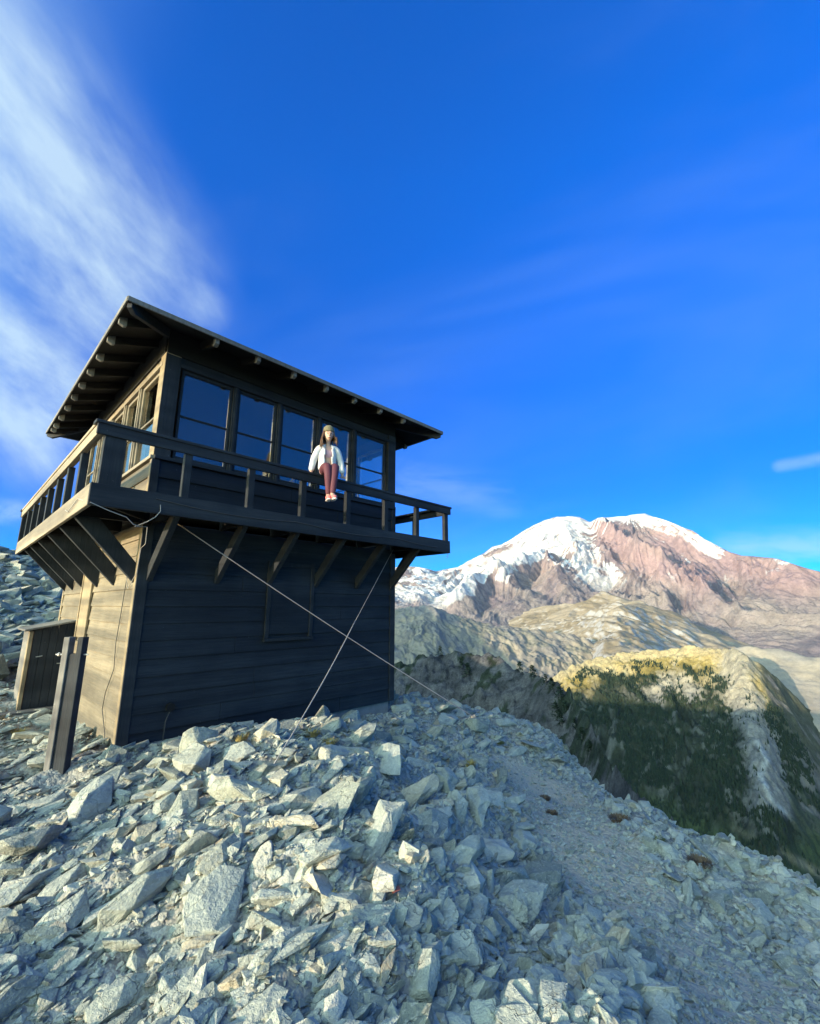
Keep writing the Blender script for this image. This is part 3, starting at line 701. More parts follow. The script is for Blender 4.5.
# --- the volcano
SIL = [(-400, 640, 9500), (100, 600, 10500), (300, 590, 11000), (380, 572, 11000), (400, 566, 11000), (420, 567, 11000), (436, 571, 11000), (447, 569, 11000), (458, 567, 11000), (470, 560, 11100), (484, 553, 11200), (492, 547, 11200), (500, 545, 11200), (507, 542, 11200),
       (520, 533, 11300), (532, 526, 11300), (545, 520, 11300), (556, 517, 11300), (568, 516, 11300), (580, 517, 11300), (590, 522, 11300), (598, 518, 11400), (610, 517, 11500), (625, 516, 11500), (636, 514, 11500), (645, 513.5, 11500), (655, 517, 11400), (668, 521, 11400),
       (680, 526, 11300), (693, 531, 11300), (706, 540, 11200), (718, 546, 11200), (730, 552, 11100), (742, 556, 11000), (760, 557, 10900), (778, 559, 10800), (792, 564, 10600), (805, 568, 10500), (820, 572, 10400), (860, 585, 10200), (950, 610, 9800), (1300, 640, 9500)]
CV = crest(SIL)
rr = np.concatenate([np.linspace(2600, 5190, 90), np.linspace(5200, 11600, 620), np.linspace(11620, 14000, 30)])
Aa, Rr, X, Y, lx, ly = grid_polar(-42, 52, 1100, rr)
rc, zc = ev(CV, Aa)
s = np.clip(rc-Rr, 0, None); S = 5400.0; zb0 = -120
Z = zb0+(zc-zb0)*np.clip(1-s/S, 0, 1)**1.32
Z = Z-np.clip(Rr-rc, 0, None)*.5-np.clip(6600-Rr, 0, None)*.13-260*sstep(R(18), R(26), Aa)*sstep(8400, 7000, Rr)
sm = unit([math.sin(az_te(630, 514)[0]), math.cos(az_te(630, 514)[0])])*11400
dx, dy = lx-sm[0], ly-sm[1]; rho = np.hypot(dx, dy); phi = np.arctan2(dx, -dy)
wphi = phi+fbm(lx/1500, ly/1500, 3, 40)*.22
rib = ridged(wphi*3.2, rho/5200+2, 5, 61, .55); rib2 = ridged(wphi*11, rho/1500, 5, 77, .6)
amp = sstep(0, 900, s)*np.clip(rho/2600, .25, 1.25)*(.12+.88*sstep(5200, 7800, Rr))
Z = Z+((rib-.62)*520+(rib2-.6)*190)*amp+fbm(lx/260, ly/260, 5, 90)*40*sstep(-50, 250, s)+(fbm(lx/120, ly/120, 4, 14))*16+((ridged(wphi*34, rho/1100, 4, 171, .6)-.6)*95+(ridged(lx/230, ly/230, 4, 181, .6)-.6)*60)*sstep(60, 700, s)*(.2+.8*sstep(5200, 7800, Rr))
def locate(Aarr, px, py):
    """ground point (al, r) of the present surface seen at a photo position"""
    al, te = az_te(px, py); j = np.argmin(np.abs(Aarr[0]-al)); q = (Z[:, j]-CAM[2])/Rr[:, j]; k = np.where(q > te)[0]
    k = k[0] if len(k) else len(q)-1; return np.array([lx[k, j], ly[k, j]])
def add_ridge(Z, pts, hgt, wd, prof=1.0):
    P = [locate(Aa, px, py) for px, py in pts]; d = np.full(Z.shape, 1e9); tt = np.zeros(Z.shape)
    L = len(P)-1
    for i, (a, b) in enumerate(zip(P, P[1:])):
        ab = b-a; t = np.clip(((lx-a[0])*ab[0]+(ly-a[1])*ab[1])/(ab@ab), 0, 1); dd = np.hypot(lx-a[0]-t*ab[0], ly-a[1]-t*ab[1])
        m_ = dd < d; d = np.where(m_, dd, d); tt = np.where(m_, (i+t)/L, tt)
    d = d+fbm(lx/300, ly/300, 4, 51)*wd*.35
    return Z+hgt*np.clip(1-np.abs(d)/wd, 0, 1)**prof*np.sin(np.clip(tt*.8+.15, 0, 1)*math.pi)**.6
base = Z.copy()
ZZ = Z
for pts, h_, w_ in [
    ([(598, 519), (606, 532), (618, 547), (640, 562), (668, 576)], 300, 300), ([(602, 545), (612, 565), (630, 584)], 160, 300), ([(560, 520), (572, 545), (590, 575)], 90, 260),
    ([(655, 520), (690, 545), (740, 572), (800, 590)], 240, 480), ([(640, 560), (680, 585), (720, 606)], 170, 420),
    ([(455, 610), (470, 596), (492, 584), (515, 595)], 260, 420), ([(505, 590), (525, 575), (545, 568), (560, 590)], 300, 430),
    ([(742, 558), (780, 575), (820, 590)], 160, 350), ([(600, 600), (640, 612), (690, 620)], 140, 420), ([(430, 600), (470, 570), (520, 545)], -70, 200), ([(445, 608), (490, 575), (530, 552)], -60, 160)]:
    ZZ = ZZ+(add_ridge(Z, pts, h_*1.3, w_*.72)-Z)*sstep(0, 650, s)
Z = ZZ
tec = np.interp(Aa, CV[0], CV[1]); Z = np.minimum(Z, CAM[2]+tec*Rr+fbm(lx/150, ly/150, 4, 211)*12)
te = (Z-CAM[2])/Rr
N = normal_slope(X, Y, Z); steep = 1-N[..., 2]
nz = fbm(lx/420, ly/420, 5, 101); nf = fbm(lx/110, ly/110, 4, 131)
rockc = mixc(np.broadcast_to([.185, .14, .14], X.shape+(3,)).copy(), [.28, .21, .19], np.clip(.5+nz*1.3, 0, 1))
strk = fbm(wphi*75, rho/1300, 5, 221)
rockc = mixc(rockc, [.12, .10, .11], np.clip(nf*1.6+strk*1.8+.12, 0, 1))
low = sstep(700, 200, Z)
rockc = mixc(rockc, [.22, .18, .16], low*np.clip(.55+nz, 0, 1))
# ice lies along the flow lines; the photo's big ice fields are the north-east side and the summit cap
left = pseg(Aa, te, [(440, 600), (490, 565), (535, 535), (575, 525)], .125)
left = np.maximum(left, pseg(Aa, te, [(560, 520), (580, 545), (600, 575)], .06))
left = np.maximum(left, pseg(Aa, te, [(400, 600), (420, 592), (450, 585)], .06)*.9)
cap = np.maximum(pseg(Aa, te, [(600, 518), (650, 515), (690, 533), (718, 548)], .022), pseg(Aa, te, [(640, 517), (680, 532), (715, 552)], .028)*.9)
right = np.maximum(pseg(Aa, te, [(650, 575), (700, 590), (790, 600)], .05)*.50, pseg(Aa, te, [(560, 585), (600, 600), (640, 590)], .05)*.45)
red = np.maximum(pseg(Aa, te, [(604, 528), (625, 550), (665, 570), (700, 575)], .055), pseg(Aa, te, [(665, 540), (720, 560), (800, 580)], .055))
rockpatch = np.maximum(pseg(Aa, te, [(455, 608), (492, 590), (512, 596)], .035), np.maximum(pseg(Aa, te, [(520, 580), (545, 573), (560, 592), (530, 600)], .04), pseg(Aa, te, [(484, 556), (510, 545)], .011)))
sn = np.maximum(np.maximum(left*1.02, cap*1.12), right)-red*.50-rockpatch*1.1
sn = sn+(.45-steep*1.2)*.35+nz*.45+nf*.5+fbm(wphi*26, rho/500, 5, 201)*.9+strk*.55
snow = sstep(.36, .56, sn)*sstep(250, 800, Z+left*500)
rockc = mixc(rockc, [.25, .165, .165], np.clip(red*.8, 0, 1))
col = mixc(rockc, [.60, .58, .55], snow*np.clip(.80+strk*.8+nf*.4, .45, 1))
M['far1'] = far_mat('volcano rock and ice', .007, bstr=.8, bdist=45, var=.30)
far('mountain', X, Y, Z, col, M['far1'], 'huge glaciated volcano with red rock and snow lit from the left')

def ridge_layer(name, cr, rr, a0, a1, na, front, back, rough_a, rough_l, seed, colf, mat, label, fp=1.0, zmin=-760, extra=None, stretch=3.0):
    Aa, Rr, X, Y, lx, ly = grid_polar(a0, a1, na, rr)
    C3 = crest(cr); rc, zc = ev(C3, Aa); df = np.clip(rc-Rr, 0, None); db = np.clip(Rr-rc, 0, None)
    Z = zc-front*df**fp-back*db
    gul = (ridged(lx/rough_l+fbm(lx/rough_l, ly/rough_l, 3, seed+5)*.6, ly/(rough_l*stretch), 6, seed, .6)-.62)
    Z = Z+gul*rough_a*(.10+sstep(0, rough_l*2.5, df+db))+fbm(lx/rough_l*4, ly/rough_l*4, 5, seed+9)*rough_a*.20
    if extra is not None: Z = extra(Z, Aa, Rr, lx, ly, df, db)
    Z = np.maximum(Z, zmin+fbm(lx/300, ly/300, 4, 3)*12)
    N = normal_slope(X, Y, Z)
    col = colf(X.shape, Aa, (Z-CAM[2])/Rr, Z, N, lx, ly, df, db)
    return far(name, X, Y, Z, col, mat, label), (Aa, Rr, X, Y, Z, N, lx, ly)
def full(sh, c): return np.broadcast_to(np.array(c, float), sh+(3,)).copy()

# --- pumice plateau below the volcano
def c_plateau(sh, A, te, Z, N, lx, ly, df, db):
    n = fbm(lx/300, ly/300, 5, 7); c = mixc(full(sh, [.33, .255, .17]), [.25, .185, .11], np.clip(.5+n*1.5, 0, 1))
    return mixc(c, [.33, .30, .27], sstep(.12, .3, 1-N[..., 2]))
M['far2'] = far_mat('pumice and scree slopes', .012, bstr=.6, bdist=14, var=.2)
def pl_extra(Z, A, Rr_, lx, ly, df, db):
    P = []
    for px, py, r in ((603, 593, 6080), (588, 601, 5900), (572, 612, 5600), (562, 626, 5200), (560, 638, 4900)):
        a, t_ = az_te(px, py); P.append((r*math.sin(a), r*math.cos(a), CAM[2]+t_*r))
    out = Z-150*np.exp(-((lx-P[2][0]-260)**2+(ly-P[2][1]-60)**2)/(2*330.0**2))
    for a, b in zip(P, P[1:]):
        ab = np.array([b[0]-a[0], b[1]-a[1]]); t = np.clip(((lx-a[0])*ab[0]+(ly-a[1])*ab[1])/(ab@ab), 0, 1); d = np.hypot(lx-a[0]-t*ab[0], ly-a[1]-t*ab[1])
        out = np.maximum(out, a[2]+(b[2]-a[2])*t+25-(d+fbm(lx/120, ly/120, 4, 83)*50)*.42)
    return out
PL = [(-300, 640, 6500), (380, 640, 6500), (440, 628, 6500), (470, 625, 6500), (503, 616, 6500), (530, 609, 6400), (560, 603, 6300), (585, 597, 6200), (600, 592.5, 6100), (615, 592, 6000), (636, 596, 5900), (655, 604, 5700), (672, 611, 5600), (684, 616, 5500), (699, 629, 5200), (712, 637, 5000), (726, 643, 4900), (752, 652, 4700), (800, 668, 4500), (1200, 700, 4500)]
ridge_layer('plateau', PL, np.concatenate([np.linspace(2850, 3580, 40), np.linspace(3600, 7400, 330)]), -38, 48, 620, .16, .45, 150, 520, 311, c_plateau, M['far2'], 'tan pumice plateau with a shaded hollow below the volcano', extra=pl_extra)
# --- dark valley floor between plateau and volcano is the low apron of the mountain mesh
# --- grey scree ridge
def c_grey(sh, A, te, Z, N, lx, ly, df, db):
    n = fbm(lx/160, ly/160, 5, 17); c = mixc(full(sh, [.20, .175, .15]), [.29, .235, .17], np.clip(.5+n*1.5, 0, 1))
    c = mixc(c, [.20, .18, .16], np.clip(pseg(A, te, [(400, 612), (430, 608), (450, 618)], .02)*1.2, 0, 1))
    g = sstep(.05, .3, fbm(lx/90, ly/90, 4, 23)+sstep(40, 260, df)*.25-.1)*sstep(.0, .25, N[..., 2]-.55)
    return mixc(c, [.17, .16, .09], g*.35)
GR = [(-300, 640, 3400), (300, 625, 3300), (385, 613, 3200), (400, 609, 3200), (412, 607, 3200), (427, 606, 3200), (436, 607, 3200), (446, 612, 3250), (460, 616, 3250), (478, 621, 3300), (490, 624, 3300), (516, 627, 3350), (545, 631, 3400), (579, 636, 3450), (592, 642, 3450), (605, 650, 3450), (640, 672, 3400), (700, 720, 3300), (900, 760, 3300)]
ridge_layer('scree_ridge', GR, np.linspace(2350, 3900, 300), -38, 40, 700, .42, .5, 110, 190, 411, c_grey, M['far2'], 'grey scree ridge with pale gullies in the middle distance')
# --- forested hill with the yellow meadow
def c_hill(sh, A, te, Z, N, lx, ly, df, db):
    n = fbm(lx/120, ly/120, 5, 27); n2 = fbm(lx/40, ly/40, 4, 29)
    c = mixc(full(sh, [.40, .31, .16]), [.30, .215, .06], np.clip(.5+n*2, 0, 1)*sstep(0, 120, df))
    c = mixc(c, [.36, .28, .15], sstep(70, 10, df)*np.clip(.5+n, 0, 1))
    rock = np.maximum(pseg(A, te, [(738, 655), (735, 680), (745, 700), (765, 740), (770, 800)], .045), pseg(A, te, [(655, 690), (672, 676), (690, 690)], .03)*.8)
    st = np.clip(rock*1.4+n2*.7+sstep(.30, .45, 1-N[..., 2])*.4-.3, 0, 1)
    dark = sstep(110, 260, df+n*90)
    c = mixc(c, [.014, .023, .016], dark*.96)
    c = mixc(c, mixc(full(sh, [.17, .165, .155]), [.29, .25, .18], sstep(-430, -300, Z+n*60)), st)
    flank_shade = sstep(.0, .010, A-np.interp(te, [-.45, -.205, -.085, .2], [az_te(790, 820)[0], az_te(778, 745)[0], az_te(752, 652)[0], az_te(752, 652)[0]]))
    c = mixc(c, mixc(full(sh, [.050, .058, .040]), [.13, .12, .105], sstep(-.05, .3, n2+n*.6)), flank_shade*.92)  # right flank painted darker, its shade put into the colour
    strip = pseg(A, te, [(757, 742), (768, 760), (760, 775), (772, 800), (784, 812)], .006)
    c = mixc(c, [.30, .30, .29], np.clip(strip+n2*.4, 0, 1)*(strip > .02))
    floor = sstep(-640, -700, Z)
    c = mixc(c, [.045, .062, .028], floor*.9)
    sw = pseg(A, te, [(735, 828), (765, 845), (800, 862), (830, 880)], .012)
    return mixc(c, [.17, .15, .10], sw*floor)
def hill_extra(Z, A, Rr_, lx, ly, df, db):
    # the buttress coming towards the viewer, its right side falling away steeply
    a, t_ = az_te(742, 652); p0 = np.array([2500*math.sin(a), 2500*math.cos(a)]); a2, t2 = az_te(775, 745); p1 = np.array([2150*math.sin(a2), 2150*math.cos(a2)])
    ab = p1-p0; t = np.clip(((lx-p0[0])*ab[0]+(ly-p0[1])*ab[1])/(ab@ab), 0, 1); d = np.hypot(lx-p0[0]-t*ab[0], ly-p0[1]-t*ab[1])
    Z = Z+fbm(lx/150, ly/150, 4, 65)*16*(1-sstep(0, 250, df+db))
    zr = CAM[2]+t_*2500+6+(CAM[2]+t2*2150-CAM[2]-t_*2500)*t+fbm(lx/70, ly/70, 4, 63)*26
    Z = np.maximum(Z, zr-d*.95)
    nrm = np.array([-ab[1], ab[0]])/np.linalg.norm(ab); sd = (lx-p0[0])*nrm[0]+(ly-p0[1])*nrm[1]
    if nrm[0] < 0: sd = -sd
    tl_ = ((lx-p0[0])*ab[0]+(ly-p0[1])*ab[1])/(ab@ab); zl = CAM[2]+t_*2500+(t2*2150-t_*2500)*np.clip(tl_, -.5, 3)
    return np.where(sd > 0, np.minimum(Z, zl+24-sd*(.75+sstep(0, 160, sd)*.75)+fbm(lx/90, ly/90, 5, 67)*55), Z)
HL = [(-300, 780, 2500), (480, 740, 2500), (520, 706, 2500), (545, 682, 2550), (560, 672, 2600), (578, 663, 2650), (600, 656, 2700), (620, 652.5, 2700), (645, 650.5, 2700), (670, 649.5, 2700), (695, 648, 2650), (720, 648.5, 2600), (738, 651, 2500), (747, 655, 2480), (757, 668, 2450), (768, 684, 2430), (780, 701, 2400), (796, 722, 2380), (820, 752, 2350), (900, 800, 2300), (1200, 800, 2300)]
M['far3'] = far_mat('meadow and cliffs', .03, bstr=.9, bdist=12, var=.4)
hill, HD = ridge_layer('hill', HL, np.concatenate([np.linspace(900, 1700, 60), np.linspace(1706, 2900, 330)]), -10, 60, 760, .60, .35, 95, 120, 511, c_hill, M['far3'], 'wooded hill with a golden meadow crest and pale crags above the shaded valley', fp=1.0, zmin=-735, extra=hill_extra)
# --- tan shoulder to the right of the hill
def c_sh(sh, A, te, Z, N, lx, ly, df, db):
    n = fbm(lx/200, ly/200, 5, 37); return mixc(full(sh, [.34, .28, .20]), [.25, .22, .18], np.clip(.5+n*1.5, 0, 1))
SH = [(-300, 720, 3100), (600, 690, 3100), (700, 655, 3100), (730, 648, 3100), (755, 646, 3100), (790, 652, 3080), (820, 658, 3050), (900, 670, 3000), (1300, 700, 3000)]
ridge_layer('slope', SH, np.linspace(2500, 4200, 190), 10, 60, 330, .50, .3, 60, 260, 611, c_sh, M['far2'], 'bare tan slope falling to the right behind the wooded hill')

# --- the ridge we stand on, seen going on behind the cabin; it shades the valley
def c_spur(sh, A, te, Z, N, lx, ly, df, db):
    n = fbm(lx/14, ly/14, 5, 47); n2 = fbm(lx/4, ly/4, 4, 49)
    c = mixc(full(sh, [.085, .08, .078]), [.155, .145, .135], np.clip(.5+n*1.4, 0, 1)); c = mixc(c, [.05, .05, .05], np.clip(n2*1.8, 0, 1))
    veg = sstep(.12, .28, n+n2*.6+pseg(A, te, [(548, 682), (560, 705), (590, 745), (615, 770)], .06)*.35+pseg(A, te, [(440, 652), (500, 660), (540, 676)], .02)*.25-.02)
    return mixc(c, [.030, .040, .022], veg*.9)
M['far4'] = far_mat('spur rock', .30, bstr=1.0, bdist=2.6, var=.6)
SP = [(-300, 640, 260), (100, 650, 240), (380, 668, 230), (398, 662, 228), (412, 660, 226), (424, 657, 225), (440, 654, 224), (458, 652, 222), (470, 652.5, 220), (482, 655, 215), (496, 658, 210), (510, 664, 200), (524, 671, 190), (536, 674, 180), (545, 677, 172), (554, 682, 165), (566, 690, 155), (574, 697, 145), (580, 706, 138), (588, 722, 128), (598, 742, 115), (612, 768, 100), (640, 800, 80), (700, 850, 60), (820, 940, 45), (1000, 1000, 40)]
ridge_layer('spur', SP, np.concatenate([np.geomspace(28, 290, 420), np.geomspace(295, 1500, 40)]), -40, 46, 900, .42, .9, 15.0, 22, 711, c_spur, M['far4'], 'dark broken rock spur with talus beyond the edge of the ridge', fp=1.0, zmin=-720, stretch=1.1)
# long back ridge, out of view; crest and peak heights added to cast shade
lxg, lyg = np.meshgrid(np.linspace(-3600, 200, 200), np.linspace(-300, 2300, 150))
RL = [(-3600, 1750, -60), (-2600, 1600, 150), (-2200, 1370, 500), (-1800, 1120, 60), (-1279, 768, -66), (-500, 350, -45), (-150, 110, 12), (-60, 75, 4), (-14, 60, -6)]
Zr = np.full(lxg.shape, -1e9)
for a, b in zip(RL, RL[1:]):
    ab = np.array([b[0]-a[0], b[1]-a[1]], float); t = np.clip(((lxg-a[0])*ab[0]+(lyg-a[1])*ab[1])/(ab@ab), 0, 1)
    Zr = np.maximum(Zr, a[2]+(b[2]-a[2])*t-np.hypot(lxg-a[0]-t*ab[0], lyg-a[1]-t*ab[1])*.55)
Zr = np.maximum(Zr+fbm(lxg/120, lyg/120, 4, 71)*10, -760)
Xr = CAM[0]+lxg*RTH[0]+lyg*FWH[0]; Yr = CAM[1]+lxg*RTH[1]+lyg*FWH[1]
far('ridge', Xr, Yr, Zr, full(lxg.shape, [.27, .26, .24]), M['far4'], 'unseen back ridge behind the cabin, shaped to cast shade')
# low land all round, out to the horizon
al = np.radians(np.linspace(-180, 180, 181)); A_, R2 = np.meshgrid(al, np.geomspace(60, 15500, 60)); X, Y = cam2w(A_, R2)
Z = -745+fbm(X/4000, Y/4000, 5, 5)*sstep(9000, 30000, R2)*500-40*sstep(60, 200, R2)
far('lowland', X, Y, Z, full(X.shape, [.10, .11, .07]), M['far2'], 'far dark lowland reaching the horizon')

# --- forest on the hill: a far-off wood that reads as one mass
def cones(name, P, H, Wd, m, label, nseg=5):
    n = len(P); a = np.linspace(0, 2*math.pi, nseg, endpoint=False); V = []; Fq = []
    tiers = [(0.02, 1.0, .55), (.35, .72, 1.0)] if nseg > 4 else [(0.02, 1.0, 1.0)]
    off = 0; allV = []; allF = []
    rot = RNG.uniform(0, 6.28, n)
    for (zb_, wd, zt) in tiers:
        ring = np.stack([np.cos(a[None]+rot[:, None])*wd*Wd[:, None]*RNG.uniform(.7, 1.2, (n, nseg)), np.sin(a[None]+rot[:, None])*wd*Wd[:, None]*RNG.uniform(.7, 1.2, (n, nseg)), zb_*H[:, None]+np.zeros((n, nseg))], -1)
        tip = np.stack([RNG.normal(0, .03, n)*Wd, RNG.normal(0, .03, n)*Wd, zt*H], -1)[:, None, :]
        v = np.concatenate([ring, tip], 1)+P[:, None, :]
        f = np.stack([np.arange(nseg), (np.arange(nseg)+1) % nseg, np.full(nseg, nseg)], -1)
        allF.append((f[None]+np.arange(n)[:, None, None]*(nseg+1)+off).reshape(-1, 3)); allV.append(v.reshape(-1, 3)); off += n*(nseg+1)
    V = np.concatenate(allV); tint = np.tile(np.repeat(RNG.uniform(0, 1, n), nseg+1), len(tiers))
    return np_mesh(name, V, np.concatenate(allF), m, {'tint': ('FLOAT', tint)}, smooth=False)
def leaf_mat(name, a, b_):
    m, t, b = new_mat(name); f = t.new('ShaderNodeAttribute', attribute_name='tint').outputs['Fac']
    n = t.noise(t.new('ShaderNodeNewGeometry').outputs['Position'], 9, 3)
    t.l.new(t.mix(t.math('ADD', t.math('MULTIPLY', f, .6), t.math('MULTIPLY', n, .4)), c4(a), c4(b_)), b.inputs['Base Color']); b.inputs['Roughness'].default_value = .8; b.inputs['Specular IOR Level'].default_value = .2
    return m
M['conifer'] = leaf_mat('conifer needles', (.010, .020, .013), (.030, .042, .020))
Ah, Rh, Xh, Yh, Zh, Nh, lxh, lyh = HD
nr, nc = Xh.shape
areas = np.gradient(Rh, axis=0)*Rh*np.radians(70/760)
prob = areas.copy()
teh = (Zh-CAM[2])/Rh
al_c = np.interp(Ah, *(crest(HL)[0], crest(HL)[2]))
dfh = al_c-Rh
nz = fbm(lxh/90, lyh/90, 5, 27); nzz = fbm(lxh/35, lyh/35, 3, 99)
dens = sstep(70, 230, dfh+nz*160)*sstep(-.10, .12, nz+nzz*.5+.12)
dens = dens*(1-.93*sstep(.25, .6, np.maximum(pseg(Ah, teh, [(736, 662), (742, 690), (755, 740), (765, 790)], .045), pseg(Ah, teh, [(655, 690), (672, 676), (690, 690)], .03))+nzz*.3))
dens = dens*np.where(Zh < -660, .30*sstep(-.05, .15, nz), 1)*(Zh > -750)
dens = dens*(Nh[..., 2] > .5)
vis = (Ah > R(2)) & (Ah < R(50)) & (Rh > 1300)
prob = np.where(vis, areas*dens, 0); prob /= prob.sum()
idx = RNG.choice(prob.size, 32000, p=prob.ravel()); ii, jj = np.divmod(idx, nc); ii = np.clip(ii, 0, nr-2); jj = np.clip(jj, 0, nc-2)
fu, fv = RNG.random(len(ii)), RNG.random(len(ii))
def bil(Q): return Q[ii, jj]*(1-fu)*(1-fv)+Q[ii+1, jj]*fu*(1-fv)+Q[ii, jj+1]*(1-fu)*fv+Q[ii+1, jj+1]*fu*fv
P = np.stack([bil(Xh), bil(Yh), bil(Zh)-1.0], -1); H = RNG.gamma(6, 1.4, len(P))+3.5
tag(cones('forest', P, H, H*RNG.uniform(.16, .24, len(P)), M['conifer'], '', 4), 'dense dark conifer forest covering the shaded hillside and valley', 'forest', kind='stuff')
exec_more = True
# ------------------------------------------------------------------ rocks
def rock_mesh(name, seed, dims, npts, bev, detail=False):
    rnd = random.Random(seed); bm = bmesh.new()
    for i in range(npts):
        v = Vector((rnd.gauss(0, 1), rnd.gauss(0, 1), rnd.gauss(0, 1))).normalized()
        # push to a rounded box so that faces are flat and edges sharp
        k = max(abs(v.x), abs(v.y), abs(v.z)); v = v*(1/k)**.72*rnd.uniform(.86, 1.05)
        bm.verts.new((v.x*dims[0], v.y*dims[1], v.z*dims[2]))
    r = bmesh.ops.convex_hull(bm, input=bm.verts)
    bmesh.ops.delete(bm, geom=list({g for g in r['geom_interior']+r['geom_unused'] if isinstance(g, bmesh.types.BMVert)}), context='VERTS')
    bmesh.ops.dissolve_limit(bm, angle_limit=R(13), verts=bm.verts, edges=bm.edges)
    # shear into a slanted slab
    sh = rnd.uniform(-.35, .35)
    for v in bm.verts: v.co.x += v.co.z*sh
    if bev: bmesh.ops.bevel(bm, geom=list(bm.edges), offset=bev, segments=1, affect='EDGES')
    bmesh.ops.triangulate(bm, faces=bm.faces)
    if detail:
        bmesh.ops.subdivide_edges(bm, edges=bm.edges, cuts=1, use_grid_fill=True)
        bmesh.ops.triangulate(bm, faces=bm.faces)
        from mathutils import noise as mn
        for v in bm.verts:
            q = v.co*3.1+Vector((seed, 0, 0)); n_ = mn.fractal(q, .9, 2.1, 4)
            v.co += v.co.normalized()*n_*.045
    bmesh.ops.recalc_face_normals(bm, faces=bm.faces)
    me = bpy.data.meshes.new(name); bm.to_mesh(me); bm.free(); return me
SHAPES = [('flat slab', (.5, .36, .12)), ('thin plate', (.5, .40, .09)), ('wedge', (.5, .32, .18)), ('long bar', (.55, .22, .15)), ('blocky stone', (.46, .36, .22)), ('angular chunk', (.44, .34, .17)), ('pointed shard', (.52, .30, .15)), ('broad slab', (.5, .42, .15))]
LO = []; HI = []
for k in range(24):
    nm, d = SHAPES[k % 8]
    LO.append(rock_mesh('r', 100+k, d, 13+k % 5, 0)); HI.append((nm, rock_mesh('rock', 300+k, d, 16+k % 7, .012, True)))
for nm, me in HI:
    me.materials.append(M['rock']); at = me.attributes.new('tint', 'FLOAT', 'POINT'); at.data.foreach_set('value', np.zeros(len(me.vertices), np.float32))
lo_data = []
for me in LO:
    v = np.zeros(len(me.vertices)*3, np.float32); me.vertices.foreach_get('co', v); f = np.zeros(len(me.loops), np.int32); me.loops.foreach_get('vertex_index', f)
    lo_data.append((v.reshape(-1, 3), f.reshape(-1, 3)))
    bpy.data.meshes.remove(me)

def rot_mats(az, dip, roll):
    """rotate about own x (roll), then about y (plunge), then z (azimuth); arrays"""
    ca, sa, cd, sd, cr, sr = np.cos(az), np.sin(az), np.cos(dip), np.sin(dip), np.cos(roll), np.sin(roll); z = np.zeros_like(az); o = z+1
    Rz = np.stack([ca, -sa, z, sa, ca, z, z, z, o], -1).reshape(-1, 3, 3); Ry = np.stack([cd, z, sd, z, o, z, -sd, z, cd], -1).reshape(-1, 3, 3); Rx = np.stack([o, z, z, z, cr, -sr, z, sr, cr], -1).reshape(-1, 3, 3)
    return Rz @ Ry @ Rx
def scatter(n, smin, smax, rmin, rmax, pexp, seed, amin=-58, amax=58, keep=None, up=1.7):
    """candidates in the ground around the viewpoint: position, size, heading"""
    g = np.random.default_rng(seed)
    al = np.radians(g.uniform(amin, amax, n)); r = (g.uniform(rmin**pexp, rmax**pexp, n))**(1/pexp)
    x, y = cam2w(al, r); u = g.random(n); s = smin*(smax/smin)**(u**up)
    ok = ~((x > -.05) & (x < WX+.05) & (y > -.05) & (y < LY+.05))
    ok &= ~((x > bx-.15) & (x < 0) & (y > by-.1) & (y < by+.9)) 
    pm = path_mask(x, y); ok &= ~((pm > .3) & (s > .12)) & ~((pm > .5) & (g.random(n) < np.where(s < .06, .05, .62)))
    near = np.hypot(x-pb.x, y-pb.y) < .2+s*.4; ok &= ~near
    # keep big stones from sticking up into the walls
    ok &= ~((x > -s*.5) & (x < WX+s*.5) & (y > -s*.5) & (y < 0))
    # only as far as the drop, and the bank behind the cabin
    x, y, s, r = x[ok], y[ok], s[ok], r[ok]
    z = zground(x, y)
    vis = z > -9
    x, y, z, s, r = x[vis], y[vis], z[vis], s[vis], r[vis]; n = len(x)
    if keep: 
        k = keep(x, y, z, s, r); x, y, z, s, r = x[k], y[k], z[k], s[k], r[k]; n = len(x)
    az = g.normal(.10, .55, n); rnd_ = g.random(n) < .25; az = np.where(rnd_, g.uniform(-3.14, 3.14, n), az)
    dip = g.normal(-.15, .22, n); roll = g.normal(-.22, .28, n)
    # beds steepen on the outcrops in front of the cabin
    return x, y, z, s, r, az, dip, roll
# the three hundred stones that show largest
g0 = np.random.default_rng(5)
x, y, z, s, r, az, dip, roll = scatter(9000, .16, .55, 1.6, 22, 1.25, 21, up=1.35)
